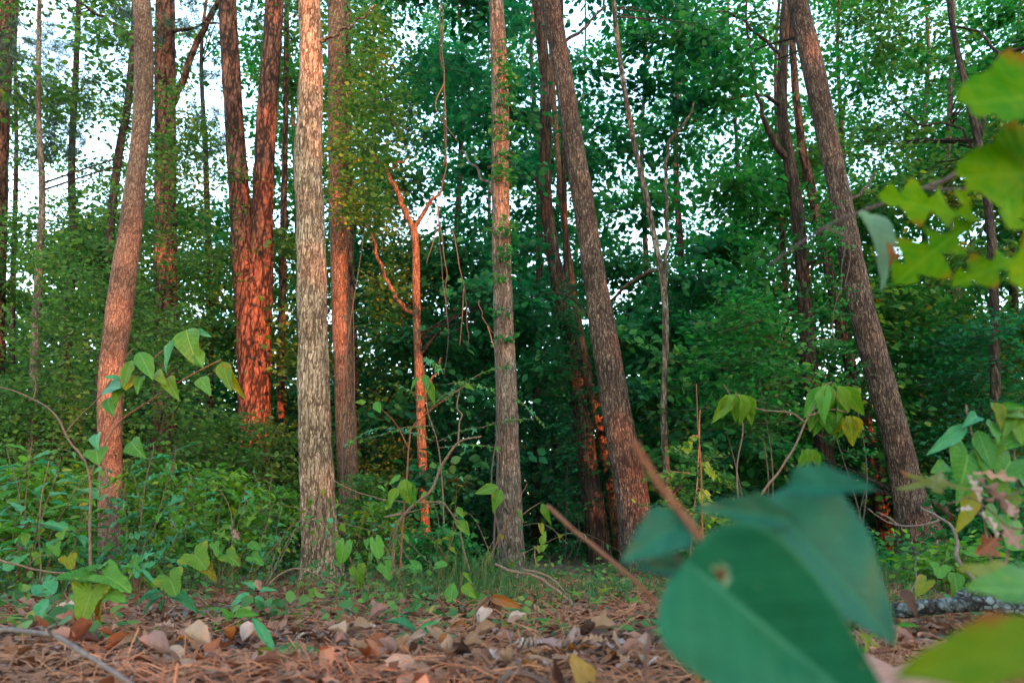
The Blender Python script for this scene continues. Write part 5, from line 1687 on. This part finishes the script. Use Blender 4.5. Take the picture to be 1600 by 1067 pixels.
stick('fallen_branch', 'smooth grey forked twig arching over the litter in the bottom left corner', [(-20, 988, 1.75), (20, 984, 1.75), (82, 993, 1.72), (115, 1010, 1.68), (160, 1038, 1.62), (225, 1080, 1.55)], 8, 7, TWIG_GREY, 'twig', [[(82, 993, 1.72), (76, 982, 1.70), (86, 976, 1.66)], [(205, 1066, 1.58), (210, 1052, 1.56), (205, 1042, 1.55)]], wob=.003)
stick('fallen_branch', 'dead forked twig arching from the grass by the middle trunk to the litter', [(774, 881, 4.4), (800, 892, 4.3), (830, 897, 4.2), (860, 915, 4.1), (890, 938, 4.0), (893, 948, 3.95), (880, 962, 3.9), (845, 976, 3.85), (812, 988, 3.8)], 4, 4.5, TWIG, 'twig',
      [[(818, 890, 4.3), (850, 897, 4.2), (875, 915, 4.1), (894, 940, 4.0)], [(893, 945, 3.95), (925, 942, 3.9), (950, 938, 3.9)], [(890, 965, 3.9), (912, 950, 3.95), (930, 945, 4)]])
stick('fallen_branch', 'dark arched root-like stick at the bottom edge below the large pale leaf', [(776, 1085, 1.72), (786, 1062, 1.72), (808, 1051, 1.72), (832, 1056, 1.72), (862, 1075, 1.72)], 11, 9, TWIG_DARK, 'stick', [[(815, 1052, 1.72), (812, 1038, 1.72), (806, 1028, 1.74)]], wob=.002)
stick('fallen_branch', 'small dark crooked twig standing in the litter right of the pine cone', [(858, 1032, 2.5), (872, 1020, 2.5), (884, 1008, 2.5), (883, 996, 2.5), (886, 984, 2.5)], 6, 3, TWIG_DARK, 'twig', wob=.003)
r_ = stick('fallen_log', 'fallen log crusted with blue-grey lichen lying at the right', [(1395, 952, 2.95), (1430, 952, 2.9), (1480, 945, 2.85), (1540, 944, 2.8), (1562, 946, 2.78), (1640, 965, 2.75)], 23, 22,
           bark('lichen_bark', (0.015, 0.015, 0.015), (0.06, 0.065, 0.065), (0.17, 0.21, 0.22), 45, .9, 1.0, lichen=(0.20, 0.26, 0.28)), 'log', [[(1500, 936, 2.9), (1512, 925, 2.95), (1540, 918, 3.0)]], wob=.01, seg=16)
stick('fallen_branch', 'crooked pale-barked branch rising in front of the thick right-hand trunk foot', [(1530, 915, 3.2), (1508, 890, 3.2), (1494, 868, 3.2), (1497, 850, 3.2), (1490, 828, 3.2), (1474, 812, 3.2), (1440, 793, 3.2)], 8, 3, TWIG_GREY, 'branch',
      [[(1468, 812, 3.2), (1440, 820, 3.2), (1402, 820, 3.2), (1375, 808, 3.2), (1356, 794, 3.2)], [(1404, 820, 3.2), (1385, 806, 3.2), (1370, 800, 3.2)], [(1490, 826, 3.2), (1498, 826, 3.2), (1502, 816, 3.2)]], wob=.006)
stick('fallen_branch', 'broken stick lying on the litter behind the dark teal seedling', [(590, 985, 3.2), (650, 975, 3.3), (700, 988, 3.2), (760, 1000, 3.1)], 4, 3, TWIG_DARK, 'stick', wob=.006)
stick('fallen_branch', 'thin pale branch lying across the ferny ground below the left dogwood', [(-20, 870, 4.0), (40, 886, 4.0), (90, 894, 4.0), (150, 900, 4.0)], 4, 2, TWIG, 'branch', [[(40, 886, 4.0), (60, 870, 4.0), (80, 866, 4.0)]])
stick('fallen_branch', 'thin arching bramble cane leading toward the pale trunk foot', [(418, 915, 4.3), (440, 895, 4.3), (468, 888, 4.3), (500, 900, 4.3), (530, 915, 4.3)], 3, 2, TWIG, 'cane', wob=.004)
stick('fallen_branch', 'curled white tendril standing behind the log', [(1428, 940, 2.9), (1424, 925, 2.9), (1432, 905, 2.9), (1430, 888, 2.9), (1434, 870, 2.9)], 2.5, 1.2, TWIG_GREY, 'tendril', wob=.003)
p_ = P(1416, 945, 2.82)
tag(leaf_at(None, 'dead_oval', P(1408, 922, 2.84), P(1430, 952, 2.78) - P(1408, 922, 2.84), .1, .5, (-.4, -1, .4), DEAD['dark brown'], name='dead_leaf', variant=2), 'folded brown leaf leaning on the left end of the lichen-covered log', 'leaf')

# ------------------------------------------------------------------ dead leaves that can be picked out, each told by colour, form and neighbour
def dead_leaves():
    marks = [
        (60, 1015, 'by the grey forked twig'), (140, 1045, 'under the grey forked twig bend'), (215, 1010, 'below the grape vine'),
        (290, 1045, 'left of the half-buried pine cones'), (370, 1025, 'below the bright pointed-leaf seedling'), (455, 1055, 'at the drooping lance-leaved seedling'),
        (520, 1015, 'in front of the pale trunk'), (585, 1045, 'left of the dark teal seedling'), (650, 1050, 'below the dark teal seedling'),
        (720, 1025, 'right of the dark teal seedling'), (765, 1000, 'under the wilted sprig'), (800, 1050, 'near the dark arched stick'),
        (870, 1050, 'below the crooked dark twig'), (935, 1030, 'right of the small lobed seedling'), (985, 1055, 'left of the big blurred leaf'),
        (1400, 1010, 'in front of the lichen-covered log'), (550, 965, 'behind the broken stick'), (90, 985, 'left of the grape vine leaves')]
    forms = [('dead_oval', 0, 'flat oval'), ('dead_oval', 1, 'upcurled oval'), ('dead_oak', 0, 'flat lobed'), ('dead_oak', 2, 'folded lobed'), ('dead_lance', 1, 'curled narrow'), ('dead_oval', 3, 'rolled oval'), ('dead_lance', 0, 'flat narrow')]
    cols = ['tan', 'tan', 'pinkish', 'rust brown', 'pale grey', 'pinkish', 'rust brown', 'dark brown', 'orange', 'tan', 'pinkish', 'tan']
    for (mx, my, where) in marks:
        used = set()
        tries = 0
        while len(used) < 11 and tries < 200:
            tries += 1
            c = rnd.choice(cols)
            f = rnd.choice(forms)
            if (c, f[2]) in used:
                continue
            used.add((c, f[2]))
            px, py = mx + rnd.uniform(-42, 42), my + rnd.uniform(-26, 24)
            p = G(px, max(955, py))
            th = rnd.uniform(0, 6.283)
            d = Vector((math.cos(th), math.sin(th), rnd.uniform(-.12, .3)))
            n = Vector((rnd.gauss(0, .4), rnd.gauss(-.25, .4), 1))
            s = rnd.uniform(.045, .11)
            o = leaf_at(None, f[0], p + Vector((0, 0, rnd.uniform(.018, .05))), d, s, rnd.uniform(.42, .7), n, DEAD[c], name='dead_leaf', variant=f[1])
            art = 'an' if c[0] in 'aeiou' else 'a'
            tag(o, f'{c} {f[2]} dead leaf on the litter {where}', 'leaf', 'dead leaves lying on the forest floor')


dead_leaves()
for lab, sh, b, t, wr, col, nr, v in [
    ('large pale tan leaf standing upturned in front of the pine cone', 'dead_oval', (806, 1048, 2.02), (872, 1034, 2.0), .62, 'tan', (0, -1, .5), 0),
    ('tall curled yellow-brown leaf right of the dark arched stick', 'dead_oval', (922, 1078, 1.75), (893, 1018, 1.76), .6, 'yellow', (.3, -1, .2), 2),
    ('dark brown curled leaf leaning on the yellow-brown curled one', 'dead_oval', (884, 1075, 1.72), (866, 1032, 1.74), .55, 'dark brown', (-.4, -1, .2), 1),
    ('bright red leaf in the litter at the left edge below the grape vine', 'dead_oak', (20, 1040, 2.1), (58, 1036, 2.1), .55, 'red', (0, -.6, 1), 0),
    ('red curled leaf beside the half-buried pine cone', 'dead_oval', (452, 1014, 2.5), (470, 1016, 2.5), .6, 'red', (0, -1, .5), 2),
    ('glossy red leaf right of the dark teal seedling', 'dead_oval', (692, 992, 2.9), (708, 988, 2.9), .6, 'red', (0, -1, .5), 0),
    ('long orange leaf lying behind the red leaf by the dark teal seedling', 'dead_lance', (702, 982, 3.0), (740, 978, 3.0), .5, 'orange', (0, -1, .6), 2),
    ('flat pinkish leaf lying at the lower right corner under the blurred leaves', 'dead_oval', (1250, 1062, 1.5), (1580, 1060, 1.5), .25, 'pinkish', (0, -.5, 1), 0),
    ('rust brown leaf between the big blurred leaf and the right corner', 'dead_oak', (1480, 1050, 1.9), (1560, 1040, 1.9), .5, 'rust brown', (0, -.5, 1), 3),
    ('yellow patch leaf left of the bend in the grey forked twig', 'dead_oval', (125, 1022, 2.3), (158, 1034, 2.3), .5, 'yellow', (0, -.8, 1), 0),
    ('pale oak leaf hanging in the low plants right of the round lime leaf', 'dead_oak', (305, 925, 3.9), (330, 955, 3.85), .4, 'tan', (0, -1, .5), 3),
    ('pale twisted leaf caught in the oak sprout left of the pale trunk', 'dead_oak', (360, 822, 5.3), (374, 842, 5.3), .5, 'pinkish', (0, -1, .3), 2),
    ('small pale leaf caught in the oak sapling right of the S-shaped trunk', 'dead_oval', (268, 812, 4.9), (278, 826, 4.9), .5, 'pale grey', (0, -1, .3), 1),
    ('orange brown dead leaf caught low before the pale trunk', 'dead_oval', (400, 905, 4.2), (408, 922, 4.2), .7, 'tan', (0, -1, .4), 2),
]:
    tag(leafpx(None, sh, b, t, wr, DEAD[col], nr, v, name='dead_leaf'), lab, 'leaf')

# ------------------------------------------------------------------ right-hand foliage
r_ = plant_root('viburnum_shrub', 'shrub with broad bright green and yellowing leaves at the right edge', 'shrub', 1550, 905, 2.0)
stempx(r_, [(1560, 930, 2.0), (1535, 800, 2.0), (1520, 690, 2.0), (1512, 655, 2.0), (1510, 632, 2.0)], 5, 2, TWIG, wob=.004)
stempx(r_, [(1562, 930, 2.0), (1590, 780, 2.0), (1580, 680, 2.0), (1560, 650, 2.0)], 5, 2.5, TWIG, wob=.004)
stempx(r_, [(1580, 700, 2.0), (1610, 660, 2.0)], 3, 2, TWIG, name='branch')
for (sh, bx, by, tx, ty, wr, mt, nx) in [
    ('ovate', 1511, 664, 1452, 708, .26, M_TEAL, .2), ('ovate', 1527, 672, 1552, 732, .5, M_GREEN, -.3), ('heart', 1513, 700, 1512, 744, 1.05, M_GREEN, 0),
    ('ovate', 1530, 700, 1540, 738, .6, M_LIME, .3), ('ovate', 1545, 655, 1562, 690, .55, M_GREEN, .2), ('ovate', 1560, 640, 1600, 632, .45, M_GREEN, 0),
    ('ovate', 1570, 642, 1580, 676, .5, M_LIME, .4), ('ovate', 1585, 650, 1600, 690, .6, M_LIME, -.2), ('ovate', 1600, 682, 1560, 694, .45, M_GREEN, 0),
    ('heart', 1582, 715, 1572, 738, 1.1, M_GREEN, 0), ('ovate', 1538, 745, 1590, 785, .6, M_LIME, .2), ('ovate', 1560, 690, 1550, 708, .6, M_LIME, 0),
    ('ovate', 1515, 760, 1505, 830, .42, M_YELLOW, .4), ('ovate', 1520, 740, 1500, 775, .5, M_GREEN, -.3), ('ovate', 1590, 735, 1612, 770, .6, M_GREEN, .2),
    ('ovate', 1575, 760, 1590, 800, .5, M_LIME, .3), ('ovate', 1480, 726, 1460, 734, .5, M_GREEN, 0), ('ovate', 1527, 650, 1514, 658, .5, M_TEAL, 0), ('ovate', 1600, 650, 1580, 640, .5, M_LIME, 0),
    ('heart', 1560, 800, 1552, 820, .9, M_GREEN, .1), ('heart', 1600, 830, 1580, 850, .8, M_GREEN, .1), ('ovate', 1548, 628, 1572, 660, .55, M_YELLOW, .2)]:
    leafpx(r_, sh, (bx, by, 2.0), (tx, ty, 1.95), wr, mt, (nx, -1, .35))

r_ = plant_root('oak_twig', 'twig of dry curled pinkish tan oak leaves at the right edge', 'twig', 1610, 830, 1.5)
stempx(r_, [(1640, 815, 1.5), (1590, 826, 1.5), (1550, 800, 1.5), (1520, 778, 1.5), (1480, 786, 1.5)], 4, 2, TWIG, wob=.003)
stempx(r_, [(1640, 760, 1.5), (1580, 772, 1.5), (1535, 780, 1.5)], 3, 2, TWIG_DARK, name='branch', wob=.003)
for (bx, by, tx, ty, wr, mt, nx, v) in [
    (1520, 738, 1590, 746, .36, 'tan', .3, 0), (1512, 742, 1534, 776, .45, 'pale grey', -.4, 2), (1524, 748, 1580, 792, .3, 'pinkish', .5, 3), (1572, 780, 1584, 805, .7, 'pinkish', 0, 0),
    (1528, 800, 1566, 830, .55, 'pale grey', .4, 2), (1562, 818, 1596, 855, .62, 'pinkish', -.3, 0), (1538, 780, 1552, 796, .6, 'tan', 0, 1), (1452, 784, 1490, 800, .45, 'dark brown', .5, 2),
    (1560, 838, 1538, 860, .8, 'rust brown', 0, 2), (1494, 796, 1520, 792, .5, 'pale grey', .3, 0), (1480, 815, 1500, 812, .6, 'rust brown', 0, 1)]:
    leafpx(r_, 'dead_oak', (bx, by, 1.5), (tx, ty, 1.47), wr, DEAD[mt], (nx, -1, .4), v)

# maple leaf, yellow with brown edge, before the thick right-hand trunk
r_ = plant_root('maple_sprig', 'single yellow-green maple leaf with browned edge before the thick right-hand trunk', 'leaf sprig', 1480, 765, 1.15)
stempx(r_, [(1640, 790, 1.15), (1540, 770, 1.15), (1470, 758, 1.15)], 2.4, 1.6, TWIG_RED, wob=.002)
leafpx(r_, 'maple', (1484, 756, 1.15), (1402, 756, 1.10), .62, M_RUSTY, (0, -.62, .9), 2)

# leaning oak branch across the upper right corner with lobed yellow-green leaves
r_ = plant_root('oak_branch', 'near oak branch slanting in from the upper right with lobed yellow-green leaves', 'branch', 1640, 215, .95)
stempx(r_, [(1660, 205, .95), (1590, 228, .95), (1530, 246, .95), (1490, 275, .95), (1445, 295, .95), (1400, 312, .95), (1310, 345, .97), (1255, 378, .98), (1202, 415, 1.0)], 9, 3.5, TWIG_DARK, wob=.003)
stempx(r_, [(1445, 295, .95), (1500, 296, .93), (1560, 290, .9)], 4.5, 3, TWIG_DARK, name='twig', wob=.002)
stempx(r_, [(1290, 356, .97), (1320, 368, .96), (1345, 372, .95)], 3.5, 2.5, TWIG, name='twig', wob=.002)
for (sh, bx, by, bY, tx, ty, tY, wr, mt, nx, nz, v) in [
    ('oak', 1530, 345, .9, 1382, 300, .86, .52, M_SUNNY, .2, .3, 2), ('oak', 1520, 345, .9, 1404, 432, .86, .50, M_SUNNY, -.3, .3, 2),
    ('oak', 1516, 330, .92, 1500, 296, .9, .9, M_SUNNY, 0, .2, 0), ('ovate', 1340, 332, .95, 1412, 420, .9, .36, M_PALE, .6, .2, 1),
    ('dead_oak', 1386, 380, .92, 1400, 405, .9, .8, DEAD['orange'], .2, .2, 2), ('oak', 1618, 395, .8, 1496, 436, .76, .34, M_SUNNY, .2, .5, 2),
    ('oak', 1560, 255, .85, 1590, 350, .8, .85, M_SUNNY, .2, .2, 2), ('ovate', 1524, 300, .88, 1530, 238, .86, .3, M_PALE, -.4, .1, 0)]:
    leafpx(r_, sh, (bx, by, bY), (tx, ty, tY), wr, mt, (nx, -1, nz), v)
r_ = plant_root('maple_sprig', 'large blurred yellow leaves with red edges in the upper right corner', 'leaf sprig', 1660, 170, .62)
stempx(r_, [(1700, 190, .62), (1640, 180, .62), (1610, 165, .62)], 4, 3, TWIG_RED)
stempx(r_, [(1700, 260, .62), (1650, 280, .62), (1612, 285, .62)], 4, 3, TWIG_RED)
leafpx(r_, 'grape', (1650, 150, .62), (1516, 152, .58), 1.0, M_SUNNY, (0, -1, .3), 2)
leafpx(r_, 'grape', (1640, 270, .66), (1512, 270, .62), 1.0, M_SUNNY, (.1, -1, .2), 2)
leafpx(r_, 'grape', (1650, 400, .62), (1590, 440, .6), 1.0, M_SUNNY, (.1, -1, .2), 2)

# blurred leaves low at the right edge
r_ = plant_root('grape_vine', 'blurred vine leaves poking in low from the right edge above the log', 'vine', 1650, 960, .8)
stempx(r_, [(1680, 1000, .8), (1640, 930, .8), (1580, 900, .8)], 4, 3, TWIG_RED)
leafpx(r_, 'ovate', (1640, 925, .8), (1500, 878, .76), .30, M_YELLOW, (0, -.55, .8), 2)
leafpx(r_, 'ovate', (1680, 930, .72), (1514, 908, .68), .42, M_GREEN, (0, -.6, .8), 2)
r_ = plant_root('sassafras_sprig', 'large blurred yellow-green leaf with red edge in the bottom right corner', 'leaf sprig', 1700, 1040, .42)
stempx(r_, [(1760, 1060, .42), (1700, 1030, .42), (1660, 1020, .42)], 4, 3, TWIG_RED)
leafpx(r_, 'ovate', (1700, 1005, .42), (1408, 1042, .39), .34, M_LOWER, (-.1, -.7, .6), 2)

# ------------------------------------------------------------------ the big blurred leaves in front
def big_leaf(root, b, t, wr, nrm, fold, bend, mat, wf=w_ovate, hole=None, twist=0.0, ripple=.012, seed=0.0):
    p0, p1 = P(*b), P(*t)
    x = (p1 - p0)
    ln = x.length
    x.normalize()
    n = Vector(nrm)
    z = (n - x * n.dot(x)).normalized()
    y = z.cross(x)
    V, F, UV = grid_leaf(wf, 44, 12, fold, bend, ripple, twist, seed=seed)
    F = F[0]
    W = np.array(p0)[None] + ln * (V[:, 0:1] * np.array(x) + V[:, 1:2] * wr * np.array(y) + V[:, 2:3] * np.array(z))
    rim = None
    if hole:
        ht, hs, hr = hole
        cen = V[F].mean(1)
        dd = np.hypot((cen[:, 0] - ht), (cen[:, 1] * wr - hs))
        keep = dd > hr
        rim = dd[keep] < hr * 1.55
        F = F[keep]
    o = wpart('leaf', W, [F], mat, root, UV)
    if rim is not None:
        o.data.materials.append(M_PALE)
        o.data.polygons.foreach_set('material_index', rim.astype(np.int32))
    so = o.modifiers.new('thickness', 'SOLIDIFY')
    so.thickness = .0005
    return o


def w_round(t):
    return .5 * math.sin(math.pi * min(1, t ** .62)) ** .8 * (1.08 - .28 * t)


def w_cord(t):
    return .5 * (min(1, t / .22) ** .45) * max(0.0, 1 - max(0, t - .22) / .78) ** .72


B_TEAL = near_leaf('big_leaf_teal', (0.006, 0.070, 0.046), (0.018, 0.135, 0.082), vein=(0.020, 0.156, 0.084), spots=(0.112, 0.197, 0.134), rough=.4, mottling=2.4)
B_DEEP = near_leaf('big_leaf_deep', (0.004, 0.053, 0.022), (0.013, 0.127, 0.063), vein=(0.024, 0.164, 0.092), spots=(0.112, 0.156, 0.059), rough=.42, mottling=2.0)
r_ = plant_root('snowbell_plant', 'plant with huge blurred blue-green leaves close to the camera, one holed', 'plant', 1130, 1180, .5)
stempx(r_, [(990, 690, .52), (1030, 755, .52), (1075, 815, .51), (1112, 868, .50), (1135, 920, .5), (1160, 1050, .5), (1165, 1180, .5)], 11, 14, TWIG_RED, wob=.001, seg=12)
big_leaf(r_, (1070, 876, .50), (1420, 1165, .43), .62, (-.34, -1, .10), .44, .10, B_DEEP, w_round, hole=(.16, .050, .024), seed=1.0)
big_leaf(r_, (1196, 778, .56), (1410, 1000, .52), .70, (.12, -1, .35), .2, .08, B_TEAL, w_round, seed=2.0)
big_leaf(r_, (1082, 808, .52), (978, 868, .49), .58, (-.2, -1, .4), .2, .12, B_TEAL, seed=3.0)
big_leaf(r_, (1232, 756, .54), (1374, 774, .50), .42, (.1, -1, .3), .3, -.14, B_TEAL, w_round, seed=4.0)
big_leaf(r_, (1240, 812, .545), (1094, 786, .52), .34, (0, -1, .4), .2, .12, B_TEAL, seed=5.0)
big_leaf(r_, (1092, 896, .57), (994, 882, .55), .40, (0, -.9, .5), .2, .05, B_TEAL, seed=6.0)
big_leaf(r_, (1120, 858, .58), (1196, 846, .57), .40, (0, -.6, .7), .2, .05, M_BLUE, seed=7.0)
r_ = plant_root('bare_cane', 'blurred orange brown cane leaning in front of the leaning oak foot', 'cane', 1010, 1000, 1.0)
stempx(r_, [(855, 790, 1.05), (910, 838, 1.0), (960, 880, .97), (1000, 914, .95), (1045, 975, .95), (1090, 1060, .95), (1110, 1150, .96)], 6, 8, TWIG_RED, wob=.002, seg=10)
r_ = plant_root('bare_cane', 'blurred dark upright stem left of the big leaves at the bottom edge', 'cane', 1010, 1050, 1.1)
stempx(r_, [(1012, 1110, 1.1), (1010, 1040, 1.1), (1016, 980, 1.1)], 9, 7, TWIG_DARK, wob=.003)
